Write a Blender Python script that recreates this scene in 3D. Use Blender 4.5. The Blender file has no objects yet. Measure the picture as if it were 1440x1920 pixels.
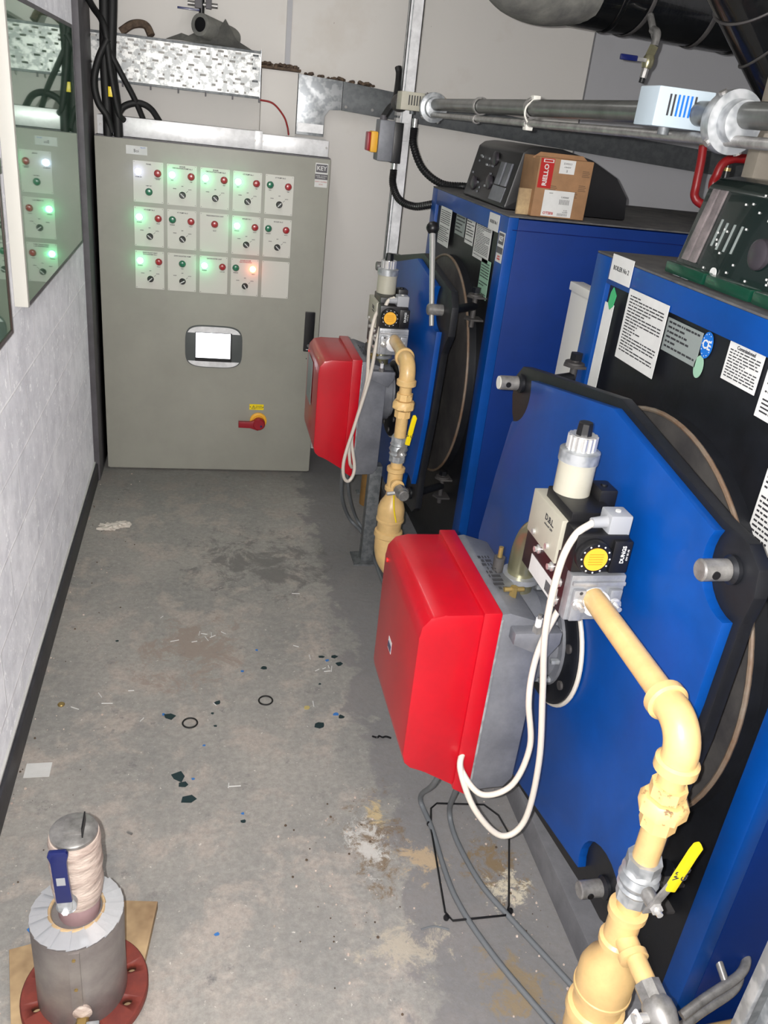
import bpy, bmesh, math, random
from mathutils import Vector, Matrix
random.seed(7)
S = bpy.context.scene
COL = S.collection
PI = math.pi

# ------------------------------------------------------------------ camera, world, lights, exposure
Rw = [[0.97612, -0.19136, 0.10294], [0.01019, -0.43350, -0.90110], [0.21707, 0.88061, -0.42119]]
def setup_camera():
    vx, vy, vz = (7800., 1060.), (374., 183.), (350., 4170.)
    f = 1545.
    d = lambda v: Vector((v[0] - 720, v[1] - 960, f)).normalized()
    X, Y, Z = d(vx), d(vy), -d(vz)
    for _ in range(60):                       # symmetric orthonormalisation (polar iteration)
        M = Matrix((X, Y, Z))
        N = (M + M.inverted().transposed()) * 0.5
        X, Y, Z = N[0].copy(), N[1].copy(), N[2].copy()
    # rows X,Y,Z are the world axes in camera coordinates (x right, y down, z forward)
    W = Matrix((( X[0], -X[1], -X[2]), (Y[0], -Y[1], -Y[2]), (Z[0], -Z[1], -Z[2])))
    cam = bpy.data.cameras.new('camera'); o = bpy.data.objects.new('camera', cam); COL.objects.link(o)
    cam.sensor_fit = 'VERTICAL'; cam.sensor_height = 36; cam.sensor_width = 27
    cam.lens = f / 1920 * 36; cam.clip_start = 0.02
    m = W.to_4x4(); m.translation = (0, 0, 2.05)
    o.matrix_world = m
    S.camera = o
    return o
cam = setup_camera()
S.view_settings.view_transform = 'Standard'; S.view_settings.look = 'None'
S.view_settings.gamma = 1; S.view_settings.exposure = 0.18; S.view_settings.use_curve_mapping = False
wd = bpy.data.worlds.new('room_ambient'); S.world = wd; wd.use_nodes = True
wd.node_tree.nodes['Background'].inputs[0].default_value = (.9, .93, 1, 1)
wd.node_tree.nodes['Background'].inputs[1].default_value = 0.05

def lamp(name, kind, loc, energy, color=(1, 1, 1), size=.1, size_y=None, target=None, falloff=False):
    l = bpy.data.lights.new(name, kind); l.energy = energy; l.color = color
    o = bpy.data.objects.new(name, l); COL.objects.link(o); o.location = loc
    if kind == 'AREA':
        l.shape = 'RECTANGLE'; l.size = size; l.size_y = size_y or size
    else: l.shadow_soft_size = size
    if target is not None:
        o.rotation_euler = (Vector(target) - Vector(loc)).to_track_quat('-Z', 'Y').to_euler()
    if falloff:
        l.use_nodes = True; nt = l.node_tree; em = nt.nodes['Emission']
        lf = nt.nodes.new('ShaderNodeLightFalloff'); lf.inputs['Strength'].default_value = 1.0
        l2 = nt.nodes.new('ShaderNodeLightFalloff'); l2.inputs['Strength'].default_value = .77; lf.inputs['Strength'].default_value = 1.2
        ad = nt.nodes.new('ShaderNodeMath'); ad.operation = 'ADD'
        nt.links.new(lf.outputs['Quadratic'], ad.inputs[0]); nt.links.new(l2.outputs['Linear'], ad.inputs[1]); nt.links.new(ad.outputs[0], em.inputs['Strength'])
    return o
lamp('phone_flash', 'POINT', (-.035, 0.0, 2.06), 61, (1, .985, .965), .006, falloff=True)
lamp('fill_light_rear', 'AREA', (0.2, 3.6, 2.93), 6, (1, .98, .95), .12, 1.2, target=(0.2, 3.9, 0))  # unseen area fill, added to lift the far half of the room
lamp('fill_light_front', 'AREA', (0.1, 0.6, 2.93), 1.5, (1, .98, .95), .12, 1.2, target=(0.1, 1.0, 0))  # weak unseen area fill, added over the near aisle

# ------------------------------------------------------------------ materials
def lin(c):
    return tuple(((v / 255) / 12.92 if v / 255 <= .04045 else ((v / 255 + .055) / 1.055) ** 2.4) for v in c[:3]) + (1,)
MATS = {}
def mat(name, col, rough=.5, metal=0, var=.0, vs=8., col2=None, bump=0, bs=40., coat=0, emit=None, es=0, spec=.5, detail=6, thr=None, stretch=None):
    """principled material; col2 is mixed in by noise (thr = (lo,hi) ramp), var darkens and lightens softly"""
    m = bpy.data.materials.new(name); m.use_nodes = True; nt = m.node_tree; b = nt.nodes['Principled BSDF']
    b.inputs['Base Color'].default_value = lin(col); b.inputs['Roughness'].default_value = rough
    b.inputs['Metallic'].default_value = metal; b.inputs['Coat Weight'].default_value = coat
    b.inputs['Specular IOR Level'].default_value = spec
    if emit: b.inputs['Emission Color'].default_value = lin(emit); b.inputs['Emission Strength'].default_value = es
    tc = nt.nodes.new('ShaderNodeTexCoord'); src = tc.outputs['Object']
    if stretch:
        mp = nt.nodes.new('ShaderNodeMapping'); mp.inputs['Scale'].default_value = stretch
        nt.links.new(src, mp.inputs[0]); src = mp.outputs[0]
    if col2 is not None or var:
        n = nt.nodes.new('ShaderNodeTexNoise'); n.inputs['Scale'].default_value = vs; n.inputs['Detail'].default_value = detail
        n.inputs['Roughness'].default_value = .65
        nt.links.new(src, n.inputs['Vector'])
        r = nt.nodes.new('ShaderNodeValToRGB'); t = thr or (.35, .65)
        r.color_ramp.elements[0].position = t[0]; r.color_ramp.elements[1].position = t[1]
        c2 = col2 or tuple(v * (1 - var) for v in col)
        r.color_ramp.elements[0].color = lin(col); r.color_ramp.elements[1].color = lin(c2)
        nt.links.new(n.outputs['Fac'], r.inputs[0]); nt.links.new(r.outputs[0], b.inputs['Base Color'])
    if bump:
        n2 = nt.nodes.new('ShaderNodeTexNoise'); n2.inputs['Scale'].default_value = bs; n2.inputs['Detail'].default_value = 5
        nt.links.new(src, n2.inputs['Vector'])
        bp = nt.nodes.new('ShaderNodeBump'); bp.inputs['Strength'].default_value = bump; bp.inputs['Distance'].default_value = .01
        nt.links.new(n2.outputs['Fac'], bp.inputs['Height']); nt.links.new(bp.outputs[0], b.inputs['Normal'])
    MATS[name] = m
    return m
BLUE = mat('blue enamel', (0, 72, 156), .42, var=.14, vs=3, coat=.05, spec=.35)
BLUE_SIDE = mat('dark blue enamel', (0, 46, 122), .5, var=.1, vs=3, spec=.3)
BLACKP = mat('black paint', (22, 24, 30), .45, var=.3, vs=12, bump=.05)
DGREY = mat('sooty grey steel', (84, 81, 79), .6, metal=.15, col2=(60, 58, 60), vs=7, bump=.15)
CONDM = mat('dark conduit steel', (112, 114, 112), .3, metal=.5, var=.3, vs=9)
TRNK = mat('sooty trunking', (96, 99, 101), .5, metal=.3, col2=(84, 87, 90), vs=30, thr=(.42, .58))
RIM = mat('rusty rim', (134, 124, 112), .6, metal=.2, col2=(120, 92, 70), vs=9, bump=.2)
RED = mat('red enamel', (192, 7, 30), .32, var=.08, vs=4, coat=.12)
ALU = mat('cast aluminium', (176, 178, 182), .38, metal=.4, var=.2, vs=14, bump=.12, bs=90)
CASEG = mat('burner casing grey', (132, 134, 140), .5, metal=.25, col2=(108, 110, 117), vs=9, bump=.1)
CHROME = mat('chrome', (222, 221, 219), .2, metal=.65)
STEEL = mat('dull steel', (160, 158, 156), .33, metal=.45, var=.25, vs=30)
GALV = mat('galvanised steel', (184, 187, 190), .36, metal=.4, col2=(146, 150, 154), vs=26, thr=(.42, .58), detail=2)
GALVD = mat('dull galvanised steel', (122, 125, 127), .5, metal=.3, col2=(98, 102, 105), vs=30, thr=(.42, .58), detail=3)
GALVB = mat('bright galvanised steel', (250, 250, 252), .3, metal=.1, var=.1, vs=20)  # base lightened towards white to carry flash glare on the cabinet trunking
BEIGE = mat('cream yellow gas paint', (232, 194, 132), .36, var=.12, vs=9, bump=.08, bs=25, coat=.15)
BEIGED = mat('chipped gas paint', (230, 192, 130), .42, col2=(120, 92, 62), vs=34, thr=(.6, .66), bump=.1)
YEL = mat('yellow plastic', (246, 218, 20), .35)
YELD = mat('amber dial', (240, 178, 50), .5, emit=(240, 170, 50), es=0)
BLK = mat('black plastic', (24, 24, 27), .38, var=.2, vs=20)
BLKR = mat('black rubber', (20, 20, 21), .6, bump=.1)
CREAM = mat('cream grey plastic', (186, 182, 166), .5, var=.05)
LGREY = mat('light grey plastic', (160, 162, 166), .5)
WCAB = mat('off white cable sheath', (214, 206, 194), .45)
GCAB = mat('grey cable sheath', (112, 116, 120), .5)
CAB = mat('stone grey cabinet', (164, 163, 153), .42, var=.05, vs=3)
PLATE = mat('engraved white plate', (212, 210, 202), .45)
INK = mat('print ink', (52, 52, 56), .6)
PAPER = mat('paper', (222, 222, 220), .7, var=.05, vs=10)
GPAPER = mat('grey data plate', (142, 150, 148), .5)
GREENP = mat('pale green label', (150, 190, 165), .6)
WHITE = mat('white paint', (226, 224, 216), .5)
REDB = mat('red button', (170, 24, 34), .25, coat=.5)
GRNB = mat('green button', (0, 110, 78), .25, coat=.5)
LEDG = mat('green lamp lit', (190, 255, 225), .4, emit=(150, 255, 205), es=5)
LEDW = mat('white lamp lit', (220, 225, 255), .4, emit=(205, 212, 255), es=5)
LEDR = mat('amber lamp lit', (255, 220, 150), .4, emit=(255, 205, 120), es=5)
SCREEN = mat('lit screen', (255, 255, 255), .3, emit=(246, 247, 255), es=2.2)
NAVY = mat('navy lever sleeve', (18, 30, 92), .3, coat=.4)
CARD = mat('cardboard', (164, 124, 88), .75, var=.1, vs=14)
CARDD = mat('dirty cardboard', (190, 164, 124), .8, col2=(120, 98, 76), vs=10)
SREDL = mat('red label', (176, 30, 28), .5)
RPIPE = mat('dark red pipe paint', (134, 18, 22), .4)
OXIDE = mat('red oxide paint', (138, 62, 50), .6, col2=(112, 50, 44), vs=16, bump=.1)
ALCLAD = mat('dull aluminium cladding', (158, 152, 148), .42, metal=.4, col2=(124, 116, 116), vs=6, bump=.05)
FOIL = mat('aluminium foil collar', (214, 216, 220), .25, metal=.5, bump=.2, bs=14)
TAPE = mat('plaster tape wrap', (222, 206, 194), .6, col2=(176, 156, 146), vs=16, bump=1.0, bs=16, stretch=(1, 1, 3))
PINKISH = mat('pink primed pipe', (168, 138, 140), .6, var=.1)
BRASS = mat('brass', (170, 146, 92), .32, metal=.6)
WOOD = mat('dirty timber', (200, 172, 132), .75, col2=(140, 114, 86), vs=5, detail=4)
BITUM = mat('glossy black lagging', (20, 22, 24), .22, bump=.5, bs=9, coat=.5, var=.3)
GLAG = mat('grey cloth lagging', (132, 132, 126), .8, col2=(100, 100, 98), vs=12, bump=.3, bs=20)
BROWN = mat('crumbled mortar', (110, 92, 76), .9, col2=(70, 58, 50), vs=40, bump=.5)
BLUES = mat('blue sticker', (18, 108, 200), .5)
BLUEF = mat('blue paint flake', (60, 120, 190), .6)
DGF = mat('dark green flake', (24, 48, 52), .5)
SMOKEB = mat('dark green black plastic', (12, 30, 28), .25, coat=.4)
BURG = mat('burgundy anodised plate', (70, 48, 52), .3, metal=.5)
ZINC = mat('yellow zinc fitting', (176, 172, 140), .28, metal=.8, var=.1)
DPOST = mat('dark grey painted steel', (98, 95, 100), .55, var=.15, vs=8)
TISSUE = mat('tissue', (214, 206, 196), .9)

def new_nodes(name):
    m = bpy.data.materials.new(name); m.use_nodes = True
    return m, m.node_tree, m.node_tree.nodes['Principled BSDF']
def noise(nt, scale, det=6, rough=.6, vec=None, dist=0):
    n = nt.nodes.new('ShaderNodeTexNoise'); n.inputs['Scale'].default_value = scale
    n.inputs['Detail'].default_value = det; n.inputs['Roughness'].default_value = rough; n.inputs['Distortion'].default_value = dist
    if vec: nt.links.new(vec, n.inputs['Vector'])
    return n.outputs['Fac']
def ramp(nt, src, a, b, c0=(0, 0, 0, 1), c1=(1, 1, 1, 1)):
    r = nt.nodes.new('ShaderNodeValToRGB'); r.color_ramp.elements[0].position = a; r.color_ramp.elements[1].position = b
    r.color_ramp.elements[0].color = c0; r.color_ramp.elements[1].color = c1
    nt.links.new(src, r.inputs[0]); return r.outputs[0]
def mix(nt, fac, a, b):
    m = nt.nodes.new('ShaderNodeMix'); m.data_type = 'RGBA'
    if hasattr(fac, 'links'): nt.links.new(fac, m.inputs[0])
    else: m.inputs[0].default_value = fac
    for i, v in ((6, a), (7, b)):
        if hasattr(v, 'links'): nt.links.new(v, m.inputs[i])
        else: m.inputs[i].default_value = v
    return m.outputs[2]
def math_(nt, op, a, b=None):
    m = nt.nodes.new('ShaderNodeMath'); m.operation = op; m.use_clamp = op in ('MULTIPLY', 'SUBTRACT')
    for i, v in ((0, a), (1, b)):
        if v is None: continue
        if hasattr(v, 'links'): nt.links.new(v, m.inputs[i])
        else: m.inputs[i].default_value = v
    return m.outputs[0]

def floor_mat():
    m, nt, b = new_nodes('worn concrete floor')
    pos = nt.nodes.new('ShaderNodeNewGeometry').outputs['Position']
    big = noise(nt, 1.3, 5, .6, pos); med = noise(nt, 5, 8, .7, pos, .3); fine = noise(nt, 30, 6, .7, pos)
    c = mix(nt, ramp(nt, big, .40, .62), lin((148, 147, 144)), lin((172, 168, 162)))
    c = mix(nt, ramp(nt, med, .50, .60), c, lin((182, 172, 164)))
    c = mix(nt, ramp(nt, noise(nt, 5.5, 10, .8, pos, .1), .585, .66), c, lin((118, 116, 117)))
    c = mix(nt, math_(nt, 'MULTIPLY', ramp(nt, fine, .4, .7), .35), c, lin((196, 191, 184)))
    c = mix(nt, ramp(nt, noise(nt, 70, 3, .6, pos), .68, .71), c, lin((222, 218, 210)))
    c = mix(nt, ramp(nt, noise(nt, 16, 6, .8, pos), .63, .67), c, lin((190, 184, 176)))
    c = mix(nt, math_(nt, 'MULTIPLY', ramp(nt, noise(nt, 21, 8, .8, pos), .67, .71), .7), c, lin((84, 80, 76)))
    # smoother painted grey strip beside the plinth
    sx = nt.nodes.new('ShaderNodeSeparateXYZ'); nt.links.new(pos, sx.inputs[0])
    edge = math_(nt, 'ADD', sx.outputs[0], math_(nt, 'MULTIPLY', math_(nt, 'SUBTRACT', med, .3), .6))
    c = mix(nt, math_(nt, 'MULTIPLY', ramp(nt, edge, .70, .74), .8), c, lin((128, 127, 130)))
    # floor darker towards the cabinet and back wall
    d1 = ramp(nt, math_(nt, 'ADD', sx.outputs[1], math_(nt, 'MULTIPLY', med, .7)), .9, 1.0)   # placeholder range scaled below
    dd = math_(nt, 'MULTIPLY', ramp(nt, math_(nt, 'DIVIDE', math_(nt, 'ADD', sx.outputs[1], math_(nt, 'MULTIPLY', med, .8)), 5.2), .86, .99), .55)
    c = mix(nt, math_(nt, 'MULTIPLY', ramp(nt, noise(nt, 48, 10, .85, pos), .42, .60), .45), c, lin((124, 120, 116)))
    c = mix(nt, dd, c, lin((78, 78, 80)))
    # lime crusts and rust stains with shapes of their own
    def blot(x, y, r, col, sc, lo=.30, hi=.45, sxx=1., syy=1.):
        nonlocal c
        mp = nt.nodes.new('ShaderNodeMapping'); mp.vector_type = 'POINT'
        mp.inputs['Location'].default_value = (-x * sxx, -y * syy, 0); mp.inputs['Scale'].default_value = (sxx, syy, 0)
        nt.links.new(pos, mp.inputs[0])
        ln = nt.nodes.new('ShaderNodeVectorMath'); ln.operation = 'LENGTH'; nt.links.new(mp.outputs[0], ln.inputs[0])
        g = math_(nt, 'SUBTRACT', 1.0, math_(nt, 'DIVIDE', ln.outputs['Value'], r))
        n_ = noise(nt, sc, 10, .82, pos, .5)
        v = math_(nt, 'ADD', math_(nt, 'MULTIPLY', ramp(nt, g, 0, 1), .75), math_(nt, 'SUBTRACT', n_, .5)) if 0 else None
        a_ = nt.nodes.new('ShaderNodeMath'); a_.operation = 'MULTIPLY_ADD'; nt.links.new(n_, a_.inputs[0]); a_.inputs[1].default_value = 3.4
        nt.links.new(math_(nt, 'SUBTRACT', g, 0.0), a_.inputs[2])
        c = mix(nt, math_(nt, 'MULTIPLY', ramp(nt, math_(nt, 'DIVIDE', a_.outputs[0], 4.0), .53 + hi * .12, .60 + hi * .12), .85), c, lin(col))
    blot(.55, 1.84, .34, (128, 108, 84), 9, .22, .34, 1.7, 1)
    blot(.52, 1.80, .22, (214, 212, 208), 14, .26, .34, 1.5, 1)
    blot(.575, 1.93, .16, (206, 184, 140), 16, .26, .34, 2.2, 1)
    blot(.56, 1.45, .24, (188, 178, 162), 14, .25, .36, 1, 1.6)
    blot(.68, 1.74, .16, (196, 172, 140), 18, .3, .4, 1, 1)
    blot(.90, 1.68, .26, (138, 116, 84), 14, .28, .36, 1.4, 1)
    blot(.92, 1.60, .14, (222, 212, 190), 26, .30, .36)
    blot(.84, 1.30, .22, (150, 132, 104), 18, .30, .38)
    blot(-.02, 2.85, .5, (154, 140, 130), 7, .26, .40)
    blot(.30, 3.6, .7, (116, 114, 112), 6, .26, .40)
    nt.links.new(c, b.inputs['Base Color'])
    rg = nt.nodes.new('ShaderNodeMapRange'); nt.links.new(med, rg.inputs[0]); rg.inputs[3].default_value = .45; rg.inputs[4].default_value = .8
    nt.links.new(rg.outputs[0], b.inputs['Roughness'])
    bp = nt.nodes.new('ShaderNodeBump'); bp.inputs['Strength'].default_value = .25; bp.inputs['Distance'].default_value = .01
    nt.links.new(noise(nt, 22, 8, .7, pos), bp.inputs['Height']); nt.links.new(bp.outputs[0], b.inputs['Normal'])
    return m
def block_mat():
    m, nt, b = new_nodes('painted blockwork')
    pos = nt.nodes.new('ShaderNodeNewGeometry').outputs['Position']
    sx = nt.nodes.new('ShaderNodeSeparateXYZ'); nt.links.new(pos, sx.inputs[0])
    cb = nt.nodes.new('ShaderNodeCombineXYZ'); nt.links.new(sx.outputs[1], cb.inputs[0]); nt.links.new(sx.outputs[2], cb.inputs[1])
    br = nt.nodes.new('ShaderNodeTexBrick'); nt.links.new(cb.outputs[0], br.inputs['Vector'])
    br.inputs['Scale'].default_value = 1; br.inputs['Brick Width'].default_value = .45; br.inputs['Row Height'].default_value = .225
    br.inputs['Mortar Size'].default_value = .006; br.inputs['Mortar Smooth'].default_value = .6
    br.inputs['Color1'].default_value = lin((214, 214, 219)); br.inputs['Color2'].default_value = lin((206, 206, 212)); br.inputs['Mortar'].default_value = lin((232, 232, 234))
    c = mix(nt, math_(nt, 'MULTIPLY', ramp(nt, noise(nt, 9, 8, .75, pos), .42, .62), .6), br.outputs['Color'], lin((176, 176, 183)))
    b.inputs['Diffuse Roughness'].default_value = 1
    c = mix(nt, ramp(nt, noise(nt, 26, 8, .75, pos), .57, .64), c, lin((240, 240, 242)))
    c = mix(nt, math_(nt, 'MULTIPLY', ramp(nt, noise(nt, 3, 6, .7, pos, .4), .50, .66), .5), c, lin((228, 228, 232)))
    nt.links.new(c, b.inputs['Base Color']); b.inputs['Roughness'].default_value = .62
    bp = nt.nodes.new('ShaderNodeBump'); bp.inputs['Strength'].default_value = .4; bp.inputs['Distance'].default_value = .006
    h = math_(nt, 'ADD', noise(nt, 35, 8, .7, pos), math_(nt, 'MULTIPLY', br.outputs['Fac'], .8))
    nt.links.new(h, bp.inputs['Height']); nt.links.new(bp.outputs[0], b.inputs['Normal'])
    return m
def panel_mat(name, col, dirt=(176, 160, 142), amt=.5):
    m, nt, b = new_nodes(name)
    pos = nt.nodes.new('ShaderNodeTexCoord').outputs['Object']
    c = mix(nt, math_(nt, 'MULTIPLY', ramp(nt, noise(nt, 1.7, 6, .6, pos), .56, .74), amt), lin(col), lin(dirt))
    c = mix(nt, ramp(nt, noise(nt, 55, 2, .5, pos), .78, .80), c, lin((150, 140, 128)))
    nt.links.new(c, b.inputs['Base Color']); b.inputs['Roughness'].default_value = .55
    bp = nt.nodes.new('ShaderNodeBump'); bp.inputs['Strength'].default_value = .06; bp.inputs['Distance'].default_value = .01
    nt.links.new(noise(nt, 6, 4, .5, pos), bp.inputs['Height']); nt.links.new(bp.outputs[0], b.inputs['Normal'])
    return m
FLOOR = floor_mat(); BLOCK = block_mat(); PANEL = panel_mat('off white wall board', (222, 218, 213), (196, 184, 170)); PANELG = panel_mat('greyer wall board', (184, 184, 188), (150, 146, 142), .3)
CEIL = panel_mat('painted ceiling', (176, 174, 168))
PLINTH = mat('painted concrete plinth', (126, 126, 130), .6, col2=(106, 106, 110), vs=8, bump=.2)
SKIRT = mat('dark grey skirting paint', (62, 62, 68), .5, col2=(46, 46, 52), vs=9, bump=.1)
mg, nt, b = new_nodes('board glass')
b.inputs['Base Color'].default_value = lin((96, 112, 102)); b.inputs['Roughness'].default_value = .05
b.inputs['IOR'].default_value = 2.6; b.inputs['Coat Weight'].default_value = 1; b.inputs['Coat Roughness'].default_value = .02; b.inputs['Coat IOR'].default_value = 1.8; b.inputs['Coat Tint'].default_value = (.75, 1, .85, 1); b.inputs['Specular Tint'].default_value = (.6, 1, .76, 1)
GLASSB = mg

# ------------------------------------------------------------------ mesh builder
BASE = {}
def basis(axis):
    a = Vector(axis).normalized()
    t = Vector((0, 0, 1)) if abs(a.z) < .9 else Vector((0, 1, 0))
    u = t.cross(a).normalized(); v = a.cross(u)
    return u, v, a
def smooth_path(pts, n=8):
    P = [Vector(p) for p in pts]
    if len(P) < 3: return P
    out = []
    Q = [P[0] * 2 - P[1]] + P + [P[-1] * 2 - P[-2]]
    for i in range(1, len(Q) - 2):
        for k in range(n):
            t = k / n; a, b_, c, d = Q[i - 1], Q[i], Q[i + 1], Q[i + 2]
            out.append(.5 * ((2 * b_) + (c - a) * t + (2 * a - 5 * b_ + 4 * c - d) * t * t + (3 * b_ - a - 3 * c + d) * t ** 3))
    out.append(P[-1]); return out
class MB:
    def __init__(s): s.bm = bmesh.new(); s.mats = []
    def mi(s, m):
        if m not in s.mats: s.mats.append(m)
        return s.mats.index(m)
    def merge(s, t, m):
        i = s.mi(m)
        for f in t.faces: f.material_index = i
        me = bpy.data.meshes.new('tmp'); t.to_mesh(me); t.free()
        n0 = len(s.bm.faces); s.bm.from_mesh(me); bpy.data.meshes.remove(me)
        s.bm.faces.ensure_lookup_table()
        for f in s.bm.faces[n0:]: f.material_index = i
        return s
    def box(s, lo, hi, m, bev=0, seg=2, rot=None, taper=None):
        t = bmesh.new(); bmesh.ops.create_cube(t, size=1)
        lo, hi = Vector(lo), Vector(hi); c = (lo + hi) / 2; d = hi - lo
        for v in t.verts: v.co = Vector((v.co.x * d.x, v.co.y * d.y, v.co.z * d.z))
        if bev: bmesh.ops.bevel(t, geom=list(t.edges), offset=bev, segments=seg, profile=.6, affect='EDGES')
        if rot: 
            for v in t.verts: v.co = rot @ v.co
        for v in t.verts: v.co += c
        return s.merge(t, m)
    def lathe(s, prof, p0, axis, m, seg=28):
        u, v, a = basis(axis); p0 = Vector(p0); t = bmesh.new(); rings = []
        for r, h in prof:
            if r <= 1e-6: rings.append([t.verts.new(p0 + a * h)])
            else: rings.append([t.verts.new(p0 + a * h + (u * math.cos(2 * PI * k / seg) + v * math.sin(2 * PI * k / seg)) * r) for k in range(seg)])
        for A, B in zip(rings, rings[1:]):
            for k in range(seg):
                k2 = (k + 1) % seg
                if len(A) == 1 and len(B) == 1: break
                if len(A) == 1: t.faces.new((A[0], B[k], B[k2]))
                elif len(B) == 1: t.faces.new((A[k], A[k2], B[0]))
                else: t.faces.new((A[k], A[k2], B[k2], B[k]))
        for R in (rings[0], rings[-1]):
            if len(R) > 1 and (rings[0][0].co - rings[-1][0].co).length > 1e-7: t.faces.new(R)
        bmesh.ops.recalc_face_normals(t, faces=list(t.faces))
        return s.merge(t, m)
    def cyl(s, p0, p1, r, m, r1=None, seg=20, bev=0):
        p0, p1 = Vector(p0), Vector(p1); L = (p1 - p0).length; r1 = r if r1 is None else r1
        pr = [(r, 0), (r1, L)] if not bev else [(r - bev, 0), (r, bev), (r1, L - bev), (r1 - bev, L)]
        return s.lathe(pr, p0, p1 - p0, m, seg)
    def torus(s, c, axis, R, r, m, seg=32, k=8):
        return s.lathe([(R + r * math.cos(2 * PI * i / k), r * math.sin(2 * PI * i / k)) for i in range(k + 1)], c, axis, m, seg)
    def tube(s, pts, r, m, seg=8, n=8, smooth=True, closed=False, rib=0):
        P = smooth_path(pts, n) if smooth else [Vector(p) for p in pts]
        t = bmesh.new(); rings = []; N = len(P); up = None
        for i, p in enumerate(P):
            if closed: d = (P[(i + 1) % N] - P[i - 1]).normalized()
            else: d = (P[min(i + 1, N - 1)] - P[max(i - 1, 0)]).normalized()
            if up is None: u, v, _ = basis(d)
            else:
                u = (up - d * up.dot(d)).normalized(); v = d.cross(u)
            up = u; rr = (r[i] if isinstance(r, list) else r) * (1 + (rib if i % 2 else 0))
            rings.append([t.verts.new(p + (u * math.cos(2 * PI * k / seg) + v * math.sin(2 * PI * k / seg)) * rr) for k in range(seg)])
        for i in range(N if closed else N - 1):
            A, B = rings[i], rings[(i + 1) % N]
            for k in range(seg): t.faces.new((A[k], A[(k + 1) % seg], B[(k + 1) % seg], B[k]))
        if not closed: t.faces.new(rings[0]); t.faces.new(rings[-1])
        bmesh.ops.recalc_face_normals(t, faces=list(t.faces))
        return s.merge(t, m)
    def prism(s, poly, fn, d0, d1, m, bev=0):
        """poly: 2-D points, fn(u, v, d) -> world"""
        t = bmesh.new()
        A = [t.verts.new(fn(u, v, d0)) for u, v in poly]; B = [t.verts.new(fn(u, v, d1)) for u, v in poly]
        n = len(poly); t.faces.new(A); t.faces.new(B)
        for k in range(n): t.faces.new((A[k], A[(k + 1) % n], B[(k + 1) % n], B[k]))
        bmesh.ops.recalc_face_normals(t, faces=list(t.faces))
        if bev: bmesh.ops.bevel(t, geom=list(t.edges), offset=bev, segments=2, profile=.6, affect='EDGES')
        bmesh.ops.triangulate(t, faces=[f for f in t.faces if len(f.verts) > 4])
        return s.merge(t, m)
    def quad(s, pts, m):
        t = bmesh.new(); t.faces.new([t.verts.new(Vector(p)) for p in pts]); return s.merge(t, m)
    def text(s, txt, size, o, xd, up, m, align='CENTER', ext=.0003, bold=0, xs=1.):
        cu = bpy.data.curves.new('txt', 'FONT'); cu.body = txt; cu.size = size; cu.align_x = align; cu.align_y = 'CENTER'
        cu.extrude = ext; cu.offset = bold; cu.resolution_u = 2
        ob = bpy.data.objects.new('txt', cu); COL.objects.link(ob)
        dg = bpy.context.evaluated_depsgraph_get(); me = bpy.data.meshes.new_from_object(ob.evaluated_get(dg))
        xd, up = Vector(xd).normalized(), Vector(up).normalized(); n = xd.cross(up); o = Vector(o)
        t = bmesh.new(); t.from_mesh(me)
        for v in t.verts: v.co = o + xd * v.co.x * xs + up * v.co.y + n * v.co.z
        bpy.data.objects.remove(ob); bpy.data.curves.remove(cu); bpy.data.meshes.remove(me)
        return s.merge(t, m)
    def build(s, name, parent=None, sharp=38, smooth=True):
        for f in s.bm.faces: f.smooth = smooth
        for e in s.bm.edges:
            if len(e.link_faces) == 2 and e.calc_face_angle(0) > math.radians(sharp): e.smooth = False
        me = bpy.data.meshes.new(name); o = bpy.data.objects.new(name, me); COL.objects.link(o)
        if parent is not None: off = BASE[parent.name]
        else:
            lo = Vector([min(v.co[i] for v in s.bm.verts) for i in range(3)]); hi = Vector([max(v.co[i] for v in s.bm.verts) for i in range(3)])
            off = Vector(((lo.x + hi.x) / 2, (lo.y + hi.y) / 2, lo.z))
        for v in s.bm.verts: v.co -= off
        s.bm.to_mesh(me); s.bm.free()
        for m in s.mats: me.materials.append(m)
        if parent is not None: o.parent = parent
        else: o.location = off
        BASE[o.name] = off
        return o
def tag(o, label, cat, group=None, kind=None):
    o['label'] = label; o['category'] = cat
    if group: o['group'] = group
    if kind: o['kind'] = kind
    return o
def lab(o, label): o['label'] = label; return o
def thing(name, loc, label, cat, group=None):
    o = bpy.data.objects.new(name, None); COL.objects.link(o); o.location = loc; o.empty_display_size = .1
    BASE[o.name] = Vector(loc); return tag(o, label, cat, group)
def struct(name, mb, sharp=38):
    o = mb.build(name, None, sharp); o['kind'] = 'structure'; return o
def copy_tree(o, parent=None):
    c = o.copy(); COL.objects.link(c); BASE[c.name] = BASE[o.name]
    if parent: c.parent = parent
    for ch in [x for x in KIDS.get(o.name, [])]: copy_tree(ch, c)
    return c
KIDS = {}
def index_kids():
    KIDS.clear()
    for o in bpy.data.objects:
        if o.parent: KIDS.setdefault(o.parent.name, []).append(o)
Xp, Yp, Zp = Vector((1, 0, 0)), Vector((0, 1, 0)), Vector((0, 0, 1))
def circ(cx, cy, r, n=20, a0=0, a1=2 * PI):
    return [(cx + r * math.cos(a0 + (a1 - a0) * k / n), cy + r * math.sin(a0 + (a1 - a0) * k / n)) for k in range(n + (0 if abs(a1 - a0 - 2 * PI) < 1e-6 else 1))]
def rrect(x0, y0, x1, y1, r, n=5):
    p = []
    for cx, cy, a in ((x1 - r, y1 - r, 0), (x0 + r, y1 - r, PI / 2), (x0 + r, y0 + r, PI), (x1 - r, y0 + r, 1.5 * PI)): p += circ(cx, cy, r, n, a, a + PI / 2)
    return p

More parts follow.
